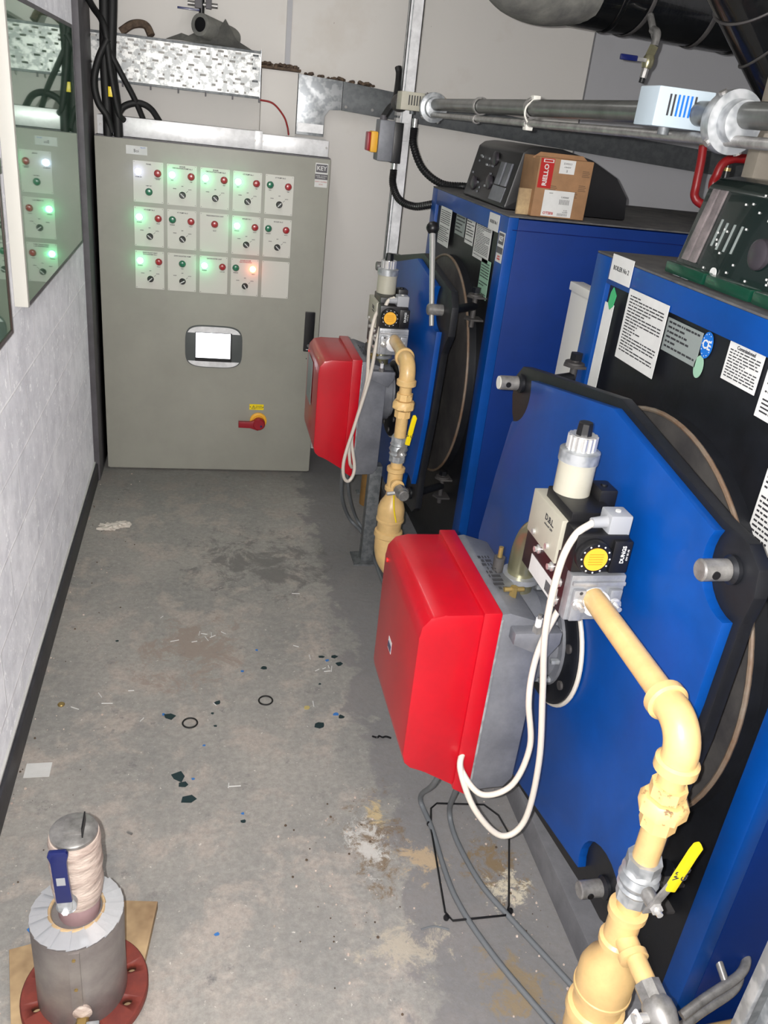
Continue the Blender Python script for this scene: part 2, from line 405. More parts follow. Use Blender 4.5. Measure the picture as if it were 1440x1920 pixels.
# ------------------------------------------------------------------ setting
YB = 5.15
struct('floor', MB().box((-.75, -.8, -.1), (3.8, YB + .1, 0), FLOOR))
struct('wall_left', MB().box((-.75, -.8, 0), (-.595, YB + .1, 3.0), BLOCK))
w = MB().box((-.75, YB, 0), (2.19, YB + .1, 3.0), PANEL)
w.box((2.20, YB - .004, 0), (3.8, YB + .1, 3.0), PANELG)  # right-hand board: its dimmer lighting at this angle is put into the grey
w.box((.425, YB - .018, 2.2), (.452, YB, 3.0), PANELG)
struct('wall_back', w)
struct('wall_right', MB().box((3.7, -.8, 0), (3.8, YB + .1, 3.0), PANELG))
struct('wall_front', MB().box((-.75, -.9, 0), (3.8, -.8, 3.0), PANEL))
struct('ceiling', MB().box((-.75, -.9, 3.0), (3.8, YB + .1, 3.1), CEIL))
struct('baseboard_left', MB().box((-.6, -.8, 0), (-.575, 4.95, .105), SKIRT, .003).box((-.6, -.8, .104), (-.586, 4.56, .116), PAPER, .003))
struct('trim_1', MB().box((-.6, 4.56, .0), (-.565, 4.98, 3.0), DPOST, .003))
struct('trim_2', MB().box((1.035, .55, 0), (3.6, 4.75, .10), PLINTH, .006))   # concrete plinth under the boilers

# ------------------------------------------------------------------ control cabinet
YC = 4.733
cab = thing('control_cabinet', (.06, 4.9, 0), 'tall stone grey electrical control cabinet against the back wall, rows of lit indicator lamps', 'cabinet')
m = MB().box((-.535, YC + .02, .0), (.655, YB - .01, 1.815), CAB, .004)
m.box((-.54, YC + .022, 1.815), (.66, YB - .01, 1.823), DPOST)
body = m.build('body', cab)
fc = lambda u, v, d: Vector((u, YC - d, v))
m = MB().box((-.54, YC, .012), (.66, YC + .02, 1.818), CAB, .004)
m.cyl((.598, YC, .73), (.598, YC - .002, .73), .003, INK)
door = m.build('door', cab)
m = MB().prism(rrect(.575, .775, .632, 1.005, .004), fc, 0, .012, BLK, .001)
m.cyl((.604, YC - .012, .81), (.604, YC - .015, .81), .009, STEEL)
m.prism(rrect(.59, .785, .615, .789, .001), fc, .012, .0125, PAPER)
m.build('door_handle', cab)
titles = {(0, 0): 'PANEL', (0, 1): 'BOILER\nCIRCULATION PUMP No.1', (0, 2): 'BOILER\nCIRCULATION PUMP No.2', (0, 3): 'CT PUMP No.1', (0, 4): 'CT PUMP No.2',
          (1, 0): 'VT PUMP No.1', (1, 1): 'VT PUMP No.2', (1, 2): 'PRESSURISATION UNIT', (1, 3): 'BOILER No.1', (1, 4): 'BOILER No.2',
          (2, 0): 'DHW PLANT HEAT\nEXCHANGER No.1', (2, 1): 'DHW SHUNTED PUMP', (2, 2): 'GAS BOOSTER UNIT', (2, 3): 'BOILER ROOM\nGAS DETECTION', (2, 4): ''}
layout = {(0, 0): 'W R C', (0, 1): 'G R K', (0, 2): 'G R K', (0, 3): 'G R K', (0, 4): 'g R K', (1, 0): 'G R K', (1, 1): 'g R K', (1, 2): 'm', (1, 3): 'G R K', (1, 4): 'g R K',
          (2, 0): 'G R K', (2, 1): 'c K', (2, 2): 'G R', (2, 3): 'g A K', (2, 4): ''}
kang = {(0, 1): -42, (0, 2): -42, (0, 3): -42, (0, 4): 45, (1, 0): -38, (1, 1): -45, (1, 3): -42, (1, 4): -42, (2, 0): 42, (2, 1): 30, (2, 3): -55}
def lampb(par, x, z, mt, name, r=.0150):
    m = MB().lathe([(.0175, 0), (.0175, .003), (r, .004), (r, .010), (r * .75, .015), (0, .017)], (x, YC - .003, z), -Yp, mt, 24)
    m.torus((x, YC - .004, z), Yp, .0168, .0018, DPOST, 24, 6)
    return m.build(name, par)
for (r, c), lay in layout.items():
    x0 = -.356 + .1688 * c; z1 = 1.721 - .2225 * r - .0012 * c
    m = MB().prism(rrect(x0, z1 - .2, x0 + .15, z1, .003), fc, 0, .003, PLATE)
    for dx in (.006, .144):
        for dz in (.006, .194): m.cyl((x0 + dx, YC - .003, z1 - dz), (x0 + dx, YC - .0042, z1 - dz), .0022, STEEL, seg=8)
    def T(t, sz, x, z, mm=INK): m.text(t, sz, (x, YC - .0034, z), Xp, Zp, mm, bold=.0002)
    if titles[(r, c)]: T(titles[(r, c)], .0088, x0 + .078, z1 - .014, SREDL if (r, c) == (2, 3) else INK)
    L = lay.split()
    if 'K' in L:
        T('HAND', .006, x0 + .038, z1 - .118); T('OFF', .006, x0 + .077, z1 - .104); T('AUTO', .006, x0 + .116, z1 - .118)
        m.box((x0 + .095, YC - .0035, z1 - .130), (x0 + .108, YC - .003, z1 - .1285), INK, rot=Matrix.Rotation(-.7, 3, 'Y'))
    run, trip = ('ENABLED', 'FAULT') if r or c == 0 else ('RUN', 'TRIP')
    if any(k in L for k in 'GgW'): T('POWER ON' if 'W' in L else run, .006, x0 + .026, z1 - .078)
    if 'R' in L or 'A' in L: T('LOW AIR' if (r, c) == (2, 2) else ('CONTROLS\nTRIPPED' if 'W' in L else trip), .006, x0 + .122, z1 - .080)
    if 'c' in L: T('RUN', .006, x0 + .077, z1 - .08)
    if 'm' in L: T('FAULT', .006, x0 + .077, z1 - .09)
    if 'C' in L: T('LAMP TEST', .006, x0 + .077, z1 - .118)
    pl = m.build('switch_plate', cab)
    for k in L:
        if k in 'GWg': 
            lz = z1 - .052
            o = lampb(pl, x0 + .026, lz, {'G': LEDG, 'W': LEDW, 'g': GRNB}[k], 'indicator_lamp', .0165 if k != 'g' else .015)
            if k != 'g': lamp('indicator_glow', 'POINT', (x0 + .026, YC - .034, lz), .085 if k == 'G' else .018, (0, 1, .30) if k == 'G' else (.4, .5, 1), .012)
            lab(o, {'G': 'glowing green indicator lamp', 'W': 'glowing white indicator lamp', 'g': 'unlit green indicator lamp'}[k])
        elif k == 'R': lab(lampb(pl, x0 + .122, z1 - .054, REDB, 'indicator_lamp'), 'unlit red indicator lamp')
        elif k == 'A':
            lab(lampb(pl, x0 + .118, z1 - .052, LEDR, 'indicator_lamp', .0165), 'glowing red indicator lamp')
            lamp('indicator_glow', 'POINT', (x0 + .118, YC - .034, z1 - .052), .07, (1, .03, .01), .012)
        elif k == 'c': lab(lampb(pl, x0 + .077, z1 - .054, GRNB, 'indicator_lamp'), 'unlit green indicator lamp')
        elif k == 'm': lab(lampb(pl, x0 + .077, z1 - .056, REDB, 'indicator_lamp'), 'unlit red indicator lamp')
        elif k == 'C': lab(lampb(pl, x0 + .077, z1 - .147, GRNB, 'push_button'), 'green push button')
        elif k == 'K':
            x, z = x0 + .078, z1 - .147
            m = MB().lathe([(.017, 0), (.017, .004), (.0145, .005), (.0135, .02), (.012, .022), (0, .022)], (x, YC - .003, z), -Yp, BLK, 24)
            m.box((x - .013, YC - .0275, z - .0024), (x + .013, YC - .0250, z + .0024), PAPER, rot=Matrix.Rotation(math.radians(-kang[(r, c)]), 3, 'Y'))
            m.torus((x, YC - .004, z), Yp, .016, .0016, CHROME, 24, 6)
            m.build('rotary_switch', pl)
# handwritten label, maker's sticker
m = MB().box((-.388, YC - .0012, 1.748), (-.284, YC, 1.789), PAPER)
m.text('Boi', .022, (-.338, YC - .0014, 1.765), Xp, Zp, INK, xs=.9); m.text('Allgood Fit', .008, (-.305, YC - .0014, 1.782), Xp, Zp, BLUES, xs=.7)
lab(m.build('name_label', cab), 'white sticker with blue print and handwriting')
m = MB().box((.580, YC - .0012, 1.676), (.648, YC, 1.796), PAPER)
m.box((.584, YC - .0018, 1.75), (.644, YC - .001, 1.79), DPOST); m.text('KEY', .030, (.614, YC - .0021, 1.770), Xp, Zp, PAPER, bold=.0006)
m.box((.580, YC - .0018, 1.715), (.648, YC - .001, 1.742), DPOST); m.text('PANEL SYSTEMS\nCONTROLS', .0085, (.614, YC - .0021, 1.728), Xp, Zp, PAPER)
m.text('SAFETY NUMBER', .0085, (.614, YC - .0014, 1.703), Xp, Zp, SREDL); m.text('02345', .0085, (.614, YC - .0014, 1.69), Xp, Zp, SREDL)
lab(m.build('maker_sticker', cab), 'sticker reading KEY in a grey box')
# touch screen
def superrect(cx, cz, a, b_, n=3.2, k=48, bow=0):
    out = []
    for i in range(k):
        t = 2 * PI * i / k; ct, st = math.cos(t), math.sin(t)
        out.append((cx + a * math.copysign(abs(ct) ** (2 / n), ct), cz + b_ * math.copysign(abs(st) ** (2 / n), st)))
    return out
cx, cz = .065, .772
TPG = mat('touch panel grey', (84, 88, 88), .45)
m = MB().prism(superrect(cx, cz, .160, .122, 4.2), fc, 0, .006, TPG)
m.prism(superrect(cx, cz, .156, .118, 4.2), fc, .006, .012, TPG, .001)
top = [p for p in superrect(cx, cz, .154, .116, 4.2, 96) if p[1] > cz + .078]; m.prism(sorted(top, key=lambda p: -p[0]) if 0 else top, fc, .012, .0135, GALVB)
bot = [p for p in superrect(cx, cz, .154, .116, 4.2, 96) if p[1] < cz - .080]; m.prism(bot, fc, .012, .0135, GALVB)
m.prism(rrect(cx - .105, cz - .084, cx + .10, cz + .084, .004), fc, .012, .014, BLK)
m.text('TREND', .012, (cx - .115, YC - .0125, cz - .092), Xp, Zp, LGREY)
ts = m.build('touch_panel', cab)
MB().box((-.036, YC - .0165, .709), (.157, YC - .0135, .853), SCREEN, .001).build('screen', ts)
m = MB().box((.278, YC - .0015, .402), (.362, YC, .437), YEL)
m.prism([(.290, .408), (.314, .408), (.302, .431)], fc, .0015, .002, INK); m.prism([(.294, .4105), (.310, .4105), (.302, .4265)], fc, .002, .0024, YEL)
m.prism([(.3035, .4245), (.299, .4175), (.302, .4175), (.3005, .412), (.3055, .419), (.302, .419)], fc, .0024, .0028, INK)
m.text('DANGER\n400 VOLTS', .009, (.334, YC - .0018, .4195), Xp, Zp, INK)
m.cyl((.283, YC - .0014, .42), (.283, YC - .003, .42), .003, INK, seg=8); m.cyl((.358, YC - .0014, .42), (.358, YC - .003, .42), .003, INK, seg=8)
lab(m.build('warning_label', cab), 'yellow electrical warning label')
m = MB().lathe([(.05, 0), (.05, .008), (.047, .010), (.036, .011), (.034, .02), (0, .02)], (.333, YC, .335), -Yp, MATS['amber dial'], 36)
sw = m.build('main_switch', cab)
MATS['main red'] = mat('dull red plastic', (150, 20, 36), .4)
m = MB().lathe([(.034, 0), (.038, .004), (.036, .032), (.030, .038), (0, .038)], (.335, YC - .012, .325), -Yp, MATS['main red'], 32)
m.prism([(.215, .338), (.215, .302), (.285, .300), (.33, .285), (.345, .30), (.345, .345), (.30, .345), (.285, .338)], fc, .020, .046, MATS['main red'], .003)
m.cyl((.348, YC - .05, .316), (.348, YC - .052, .316), .006, NAVY)
m.build('handle', sw)

# galvanised trunking on the cabinet top
m = MB().box((-.530, 4.80, 1.825), (.28, 4.95, 1.915), GALVB, .002)
m.box((.284, 4.80, 1.825), (.652, 4.95, 1.905), GALVB, .002); m.box((.26, 4.796, 1.825), (.30, 4.952, 1.917), GALVB, .001)
for x in (-.515, .262, .30, .64): m.cyl((x, 4.797, 1.87), (x, 4.792, 1.87), .006, STEEL, seg=8)
tag(m.build('cable_trunking'), 'bright galvanised trunking lying along the top of the control cabinet', 'trunking')

# wall trunking
wt = thing('wall_trunking', (1.9, 5.1, 1.9), 'long dull galvanised cable trunking run across the back wall behind the conduit', 'trunking')
g = lambda u, v, d: Vector((u, YB - d, v))
MB().prism([(.50, 2.215), (.50, 1.915), (.655, 1.915), (.655, 2.02), (.68, 2.055), (.745, 2.06), (.745, 2.205)], g, .001, .075, GALVB if 0 else GALV, .002).build('bend_section', wt)
m = MB().prism([(.747, 2.205), (.747, 2.060), (1.0, 2.045), (3.69, 1.915), (3.69, 2.045), (1.8, 2.13), (1.0, 2.185)], g, .001, .075, TRNK, .002)
for x in (.77, .92, 1.3): m.cyl((x, YB - .075, 2.08), (x, YB - .08, 2.08), .008, STEEL, seg=8)
m.build('straight_section', wt)
m = MB().box((.505, 5.065, 1.93), (.65, 5.073, 1.975), GALVB); m.build('joint_strip', wt)
m = MB(); rnd = random.Random(3)
for i in range(60):
    x = .30 + rnd.random() * .62; s_ = .006 + rnd.random() * .014; z = (2.235 if x < .52 else 2.216 - (x - .5) * .055)
    m.lathe([(0, 0), (s_, s_ * .3), (s_ * .8, s_), (0, s_ * 1.1)], (x, YB - .02 - rnd.random() * .04, z), (rnd.random() - .5, rnd.random() - .5, 1), BROWN, 6)
m.box((.28, 5.07, 2.222), (.51, 5.149, 2.236), BROWN, .003)
tag(m.build('mortar_crumbs'), 'ledge of brown crumbled mortar lying on the trunking bend at the back wall', 'debris', kind='stuff')
m = MB().box((.30, 5.085, 1.90), (.497, 5.149, 2.22), PANEL, .002)
tag(m.build('wall_boxing'), 'cream boxed-in panel on the back wall left of the trunking bend', 'panel')

GALVT = mat('spangled galvanised tray', (184, 184, 182), .36, metal=.3, col2=(132, 134, 134), vs=34, thr=(.44, .56), detail=3)
# perforated tray over the cabinet
def tray():
    t = bmesh.new(); X0, X1, Z0, Z1, Y = -.575, .285, 2.075, 2.285, 4.98
    nx, nz = 86, 21; vs_ = {}
    def V(i, k):
        if (i, k) not in vs_: vs_[(i, k)] = t.verts.new((X0 + (X1 - X0) * i / nx, Y, Z0 + (Z1 - Z0) * k / nz))
        return vs_[(i, k)]
    for i in range(nx):
        for k in range(nz):
            row = k // 2; ph = (i + (row % 3) * 3) % 9
            hole = (k % 2 == 1) and (ph in (1, 2, 3) if row % 2 else ph in (1, 2, 6)) and 0 < i < nx - 1 and (row > 6 or (i // 9 * 7 + row * 5) % 11 < 6)
            if not hole: t.faces.new((V(i, k), V(i + 1, k), V(i + 1, k + 1), V(i, k + 1)))
    r = bmesh.ops.extrude_face_region(t, geom=list(t.faces))
    for v in r['geom']:
        if isinstance(v, bmesh.types.BMVert): v.co.y -= .002
    bmesh.ops.recalc_face_normals(t, faces=list(t.faces))
    return t
m = MB().merge(tray(), GALVT)
for z in (2.073, 2.287):
    m.box((-.575, 4.975, z - .006), (.287, 5.03, z + .006), GALVD, .001)
for k in range(6): m.box((-.42 + k * .14, 4.968, 2.05), (-.412 + k * .14, 4.98, 2.073), DPOST)
m.box((.285, 4.975, 2.06), (.289, 5.03, 2.30), GALV)
for z in (2.1, 2.14, 2.19, 2.24): m.cyl((.284, 4.99, z), (.291, 4.99, z), .006, STEEL, seg=8)
tr = tag(m.build('cable_tray'), 'perforated galvanised cable tray fixed on edge above the control cabinet', 'tray')
m = MB(); 
for x in (-.545, .25): m.box((x, 5.03, 2.08), (x + .03, YB, 2.28), GALVD)
o = m.build('wall_bracket'); o.parent = tr; o.matrix_parent_inverse = Matrix.Translation(-tr.location)

# wrapped pipe end and valve above tray
m = MB().lathe([(.034, .0), (.052, 0), (.054, .01), (.054, .30), (.034, .30), (.034, 0)], (-.028, 4.93, 2.375), (.55, .8, -.10), GLAG, 24)
m.cyl((-.026, 4.933, 2.375), (.02, 5.0, 2.372), .0335, BLK)
tag(m.build('pipe_sleeve'), 'hollow grey pipe sleeve resting on the perforated tray', 'pipe')
m = MB()
for poly in ([(-.13, 4.95, 2.295), (-.05, 4.97, 2.34), (.04, 5.02, 2.40), (.22, 5.05, 2.285)], [(.02, 4.96, 2.30), (.10, 4.99, 2.42), (.16, 5.0, 2.33), (.25, 5.0, 2.29)], [(-.2, 4.99, 2.295), (-.12, 4.985, 2.33), (-.03, 4.98, 2.31), (.1, 4.97, 2.30)]):
    t = bmesh.new(); a = [t.verts.new(p) for p in poly]; t.faces.new(a); bmesh.ops.solidify(t, geom=list(t.faces), thickness=.002); m.merge(t, GLAG)
tag(m.build('plastic_sheet'), 'crumpled grey plastic sheet under the pipe sleeve on the tray', 'sheet')
m = MB().cyl((-.09, 5.0, 2.468), (.06, 5.0, 2.47), .012, STEEL).box((-.055, 4.985, 2.45), (-.02, 5.015, 2.50), DPOST, .003).box((.0, 4.985, 2.452), (.03, 5.015, 2.50), DPOST, .003)
m.box((-.14, 4.97, 2.435), (-.03, 4.98, 2.445), NAVY, .002).cyl((-.02, 5.0, 2.4), (-.02, 5.0, 2.6), .014, BLK)
tag(m.build('lever_valve'), 'small dark valve with navy lever above the pipe sleeve', 'valve')
m = MB().tube([(-.42, 5.0, 2.30), (-.36, 5.0, 2.34), (-.30, 5.02, 2.345), (-.27, 5.0, 2.30)], [.02, .03, .03, .012] and .02, BROWN, 8)
tag(m.build('old_rag'), 'brown dusty rag lying on the left end of the tray', 'rag')

# black cable bundle
cb = [('leftmost of the thick black cables dropping into the cabinet top', [(-.475, 4.765, 1.82), (-.475, 4.765, 1.95), (-.48, 4.77, 2.15), (-.475, 4.80, 2.45), (-.48, 4.84, 2.99)], .024),
      ('thick black cable dropping into the cabinet top, right of its twin', [(-.425, 4.765, 1.82), (-.43, 4.765, 1.95), (-.45, 4.77, 2.15), (-.437, 4.80, 2.45), (-.43, 4.84, 2.99)], .024),
      ('black cable bulging left in a loop beside the bundle over the cabinet', [(-.46, 4.74, 2.25), (-.505, 4.74, 2.16), (-.53, 4.74, 2.06), (-.515, 4.74, 1.97), (-.475, 4.745, 1.91), (-.455, 4.76, 1.84)], .017),
      ('black cable slanting down right from the bundle to the cabinet trunking', [(-.455, 4.75, 2.2), (-.40, 4.77, 2.10), (-.345, 4.80, 2.0), (-.305, 4.84, 1.905)], .014),
      ('black cable arching over the cabinet trunking, right of the bundle', [(-.435, 4.77, 1.90), (-.40, 4.79, 1.96), (-.33, 4.81, 1.985), (-.27, 4.83, 1.965), (-.225, 4.86, 1.905)], .016),
      ('black cable joining the bundle from the upper left above the tray', [(-.585, 4.86, 2.46), (-.53, 4.82, 2.38), (-.475, 4.75, 2.30), (-.45, 4.745, 2.1), (-.42, 4.75, 1.93), (-.40, 4.78, 1.90)], .016)]
for l_, pts, r in cb: tag(MB().tube(pts, r, BLKR, 10).build('power_cable'), l_, 'cable', 'black cables over the control cabinet')
tag(MB().box((-.465, 4.733, 2.0), (-.445, 4.742, 2.045), YEL, .001).build('cable_tag'), 'small yellow tag on the black cable bundle', 'tag')
tag(MB().tube([(.285, 5.01, 2.065), (.36, 5.0, 2.055), (.42, 5.0, 2.0), (.443, 4.99, 1.95), (.447, 4.94, 1.912)], .005, mat('red cable sheath', (150, 40, 40), .5), 8).build('alarm_cable'), 'thin red cable curving from the tray to the cabinet trunking', 'cable')

# ------------------------------------------------------------------ vertical strut with boxes
m = MB()
y = 4.42; x0, x1 = .938, 1.006
m.box((x0, y, .0), (x1, y + .004, 3.0), GALVB).box((x0, y, 0), (x0 + .004, y + .04, 3.0), GALV).box((x1 - .004, y, 0), (x1, y + .04, 3.0), GALV)
m.box((x0 + .012, y - .003, 0), (x0 + .017, y, 3.0), GALV).box((x0, y + .036, 0), (x0 + .02, y + .04, 3.0), GALV)
m.box((x0 - .02, y - .0, 0), (x1 + .02, y + .06, .006), GALVD)
tag(m.build('steel_strut'), 'tall bright galvanised strut standing floor to ceiling between cabinet and boilers', 'strut')
iso = thing('isolator_switch', (.90, 4.42, 1.85), 'grey and black isolator box with red and yellow knob on the strut', 'switch')
MB().box((.83, 4.33, 1.855), (.905, 4.44, 2.04), CASEG, .006).build('housing', iso)
MB().box((.905, 4.335, 1.85), (.95, 4.44, 2.035), BLK, .004).build('rear_housing', iso)
kn = MB().box((.795, 4.345, 1.89), (.83, 4.425, 1.985), MATS['amber dial'], .008).build('knob_base', iso)
MB().box((.778, 4.355, 1.895), (.797, 4.415, 1.98), MATS['main red'], .006).build('knob', kn)
m = MB()
for z in (2.035, 2.065): m.cyl((.925, 4.39, z), (.925, 4.39, z + .02), .017, CHROME, seg=6)
m.cyl((.93, 4.38, 1.82), (.93, 4.38, 1.852), .015, CHROME, seg=12); m.cyl((.855, 4.39, 2.04), (.855, 4.39, 2.06), .017, DPOST)
m.build('cable_gland', iso)
tag(MB().tube([(.855, 4.39, 2.05), (.88, 4.40, 2.09), (.91, 4.41, 2.13), (.935, 4.50, 2.24), (.93, 4.52, 2.28)], .017, BLKR, 8).build('short_cable'), 'short black cable behind the isolator up to the wall trunking', 'cable')
FL = mat('black ribbed conduit', (26, 26, 28), .4, bump=.05)
tag(MB().tube([(.93, 4.38, 1.82), (.932, 4.37, 1.75), (.965, 4.33, 1.685), (1.035, 4.28, 1.665), (1.11, 4.21, 1.69), (1.16, 4.18, 1.70)], .017, FL, 10, n=18, rib=.16).build('flexible_conduit'), 'black ribbed conduit looping from the isolator to the far boiler front', 'conduit', 'flexible conduits at the strut')
tag(MB().tube([(1.0, 4.33, 2.02), (1.005, 4.32, 1.94), (1.06, 4.30, 1.84), (1.15, 4.25, 1.785), (1.25, 4.20, 1.785), (1.30, 4.10, 1.79)], .017, FL, 10, n=18, rib=.16).build('flexible_conduit'), 'black ribbed conduit curving from the strut to the far boiler control panel', 'conduit', 'flexible conduits at the strut')
m = MB().box((.935, 4.395, 1.955), (.99, 4.42, 2.035), GALVB, .003).cyl((.965, 4.395, 1.995), (.965, 4.39, 1.995), .012, GALVB)
m.cyl((1.0, 4.33, 2.015), (1.0, 4.33, 2.06), .014, CHROME, seg=12)
tag(m.build('adaptor_plate'), 'small square galvanised bracket with chrome gland below the far vented box', 'bracket')
# conduit run
def clamp(x, y, z, R, name, label, dep=.06, shiny=GALV):
    m = MB().lathe([(R * .42, -dep), (R * .68, -dep * .92), (R * .72, -dep * .4), (R, -dep * .34), (R, dep * .2), (R * .96, dep * .26), (R * .66, dep * .3), (R * .62, dep * .9), (R * .42, dep)], (x, y, z), Yp, shiny, 36)
    for a in (.6, 2.2, 3.9, 5.2): m.cyl((x + R * .9 * math.cos(a), y - dep * .1, z + R * .9 * math.sin(a)), (x + R * 1.08 * math.cos(a), y - dep * .1, z + R * 1.08 * math.sin(a)), .008, BRASS if a < 1 else STEEL, seg=8)
    return tag(m.build(name), label, 'coupling', 'conduit couplings')
XP = 1.0
tag(MB().cyl((XP, 1.0, 2.125), (XP, 4.10, 2.125), .024, CONDM, seg=20).build('steel_conduit'), 'thick steel conduit running level above the boiler fronts', 'pipe')
tag(MB().cyl((XP - .01, 1.0, 2.078), (XP - .01, 4.10, 2.083), .011, STEEL, seg=14).build('steel_conduit'), 'thin steel conduit running just beneath the thick one above the boilers', 'pipe')
clamp(1.0, 4.0, 2.112, .062, 'conduit_coupling', 'galvanised coupling at the far end of the conduit, beside the strut', .05)
clamp(.998, 1.61, 2.112, .058, 'conduit_coupling', 'large shiny round coupling near the camera end of the conduit', .05, GALV)
m = MB().lathe([(.03, -.04), (.04, -.02), (.04, .02), (.03, .04)], (.905, 4.28, 2.12), Yp, DGREY, 20)
tag(m.build('pipe_tee'), 'small dark metal tee behind the strut, left of the far vented box', 'fitting')
def ventbox(cx, cy, cz, w_, h, d, ang, label, mt, blue=False):
    t = thing('vented_box', (cx, cy, cz - h / 2), label, 'sensor', 'vented sensor boxes on the conduit')
    R = Matrix.Rotation(ang, 3, 'Z'); c = Vector((cx, cy, cz))
    m = MB().box((cx - w_ / 2, cy - d / 2, cz - h / 2), (cx + w_ / 2, cy + d / 2, cz + h / 2), mt, .003, rot=R)
    m.cyl((cx - w_ * .1, cy, cz - h / 2 - .014), (cx - w_ * .1, cy, cz - h / 2), .012, GALVD)
    bd = m.build('housing', t)
    m = MB()
    for k in range(7):
        p = c + R @ Vector((-w_ * .28 + k * w_ * .075, -d / 2 - .0005, h * .06))
        m.box(p - Vector((w_ * .016, .0006, h * .27)), p + Vector((w_ * .016, .0006, h * .27)), BLUES if blue and 1 < k < 6 else INK, rot=R)
    m.build('vent_slots', t)
ventbox(.945, 4.10, 2.128, .165, .075, .10, 0, 'grey vented box at the far end of the conduit, in front of the strut', CREAM)
ventbox(.962, 1.775, 2.130, .128, .074, .085, math.radians(0), 'pale blue grey vented box on the conduit nearest the camera', mat('pale blue grey plastic', (176, 190, 200), .4), True)
def saddle(y, label, link=False):
    m = MB().lathe([(.026, -.009), (.031, -.009), (.031, .009), (.026, .009), (.026, -.009)], (XP, y, 2.125), Yp, STEEL, 20)
    m.lathe([(.012, -.009), (.016, -.009), (.016, .009), (.012, .009), (.012, -.009)], (XP - .01, y, 2.080), Yp, STEEL, 16)
    if link:
        m.box((XP - .012, y - .022, 2.142), (XP + .012, y + .01, 2.160), WHITE, .004).box((XP - .022, y - .022, 2.060), (XP + .002, y + .01, 2.078), WHITE, .004)
        m.tube([(XP - .01, y - .02, 2.148), (XP - .032, y - .026, 2.125), (XP - .032, y - .026, 2.10), (XP - .012, y - .02, 2.075)], .003, WHITE, 6)
    return tag(m.build('pipe_clip'), label, 'clip', 'clips round the conduits')
saddle(2.72, 'clip with white link round the two conduits, mid run', True); saddle(3.28, 'plain steel clip round the conduits beyond the white linked clip')

# ------------------------------------------------------------------ left wall items
bd = thing('notice_board', (-.575, 3.55, 1.36), 'large glass fronted board with white frame on the left wall, reflecting green lamps', 'board')
m = MB().box((-.594, 2.86, 1.375), (-.552, 2.885, 2.265), WHITE, .002).box((-.594, 4.205, 1.375), (-.552, 4.225, 2.265), DPOST, .002)
m.box((-.594, 2.885, 1.375), (-.552, 4.205, 1.388), DPOST, .002).box((-.594, 2.885, 2.25), (-.552, 4.205, 2.265), DPOST, .002)
m.build('frame', bd)
MB().box((-.59, 2.885, 1.388), (-.5525, 4.205, 2.25), GLASSB).build('glass_pane', bd)
bd = thing('wall_frame', (-.575, 2.4, 1.33), 'dark brown edged glass frame at the left edge, nearest on the left wall', 'frame')
m = MB().box((-.594, 2.64, 1.345), (-.56, 2.652, 2.15), mat('dark brown frame', (64, 44, 40), .4), .001).box((-.594, 1.9, 1.345), (-.56, 2.64, 1.357), MATS['dark brown frame'])
m.box((-.594, 1.9, 2.14), (-.56, 2.64, 2.15), MATS['dark brown frame']).box((-.594, 1.9, 1.345), (-.56, 1.91, 2.15), MATS['dark brown frame'])
m.build('frame', bd); MB().box((-.594, 1.91, 1.357), (-.563, 2.64, 2.14), GLASSB).build('glass_pane', bd)
tag(MB().box((-.594, 2.72, 1.785), (-.575, 2.76, 1.83), BLK, .004).build('cable_clip'), 'small black clip on the left wall between the two framed boards', 'clip')

# ------------------------------------------------------------------ boilers
def pt(a, b_, c): return Vector((a, b_, c))
def sticker(par, name, x, y0, z1, w_, h, mt, lines=0, txt=None, sz=.02, tilt=0, label=None, seed=1, big=None, cols=1):
    """paper on a plane facing -x; y0 is its left edge as seen (largest y)"""
    m = MB(); R = Matrix.Rotation(tilt, 3, 'X'); c = Vector((x, y0 - w_ / 2, z1 - h / 2)); rd = random.Random(seed)
    L = lambda u, v, d=0: c + R @ Vector((-d, -(u - w_ / 2), -(v - h / 2)))
    m.prism([(0, 0), (w_, 0), (w_, h), (0, h)], lambda u, v, d: L(u, v, d), 0, .0012, mt)
    xd = R @ Vector((0, -1, 0)); up = R @ Vector((0, 0, 1))
    if txt: m.text(txt, sz, L(w_ / 2, (h / 2 if not lines else h * .12), .0014), xd, up, INK, bold=.0003)
    if lines:
        v0 = h * (.2 if txt else .08); dv = (h * .94 - v0) / lines
        for k in range(lines):
            if rd.random() < .07: continue
            u = w_ * .06; end = w_ * (.94 if rd.random() < .7 else .3 + rd.random() * .5)
            while u < end - .004:
                l_ = min(.006 + rd.random() * w_ * .12, end - u); v = v0 + dv * k
                m.quad([L(u, v, .0015), L(u + l_, v, .0015), L(u + l_, v + dv * .42, .0015), L(u, v + dv * .42, .0015)], INK); u += l_ + .003
    o = m.build(name, par)
    if label: lab(o, label)
    return o
def arcp(cx, cy, r, a0, a1, n=10): return circ(cx, cy, r, n, math.radians(a0), math.radians(a1))
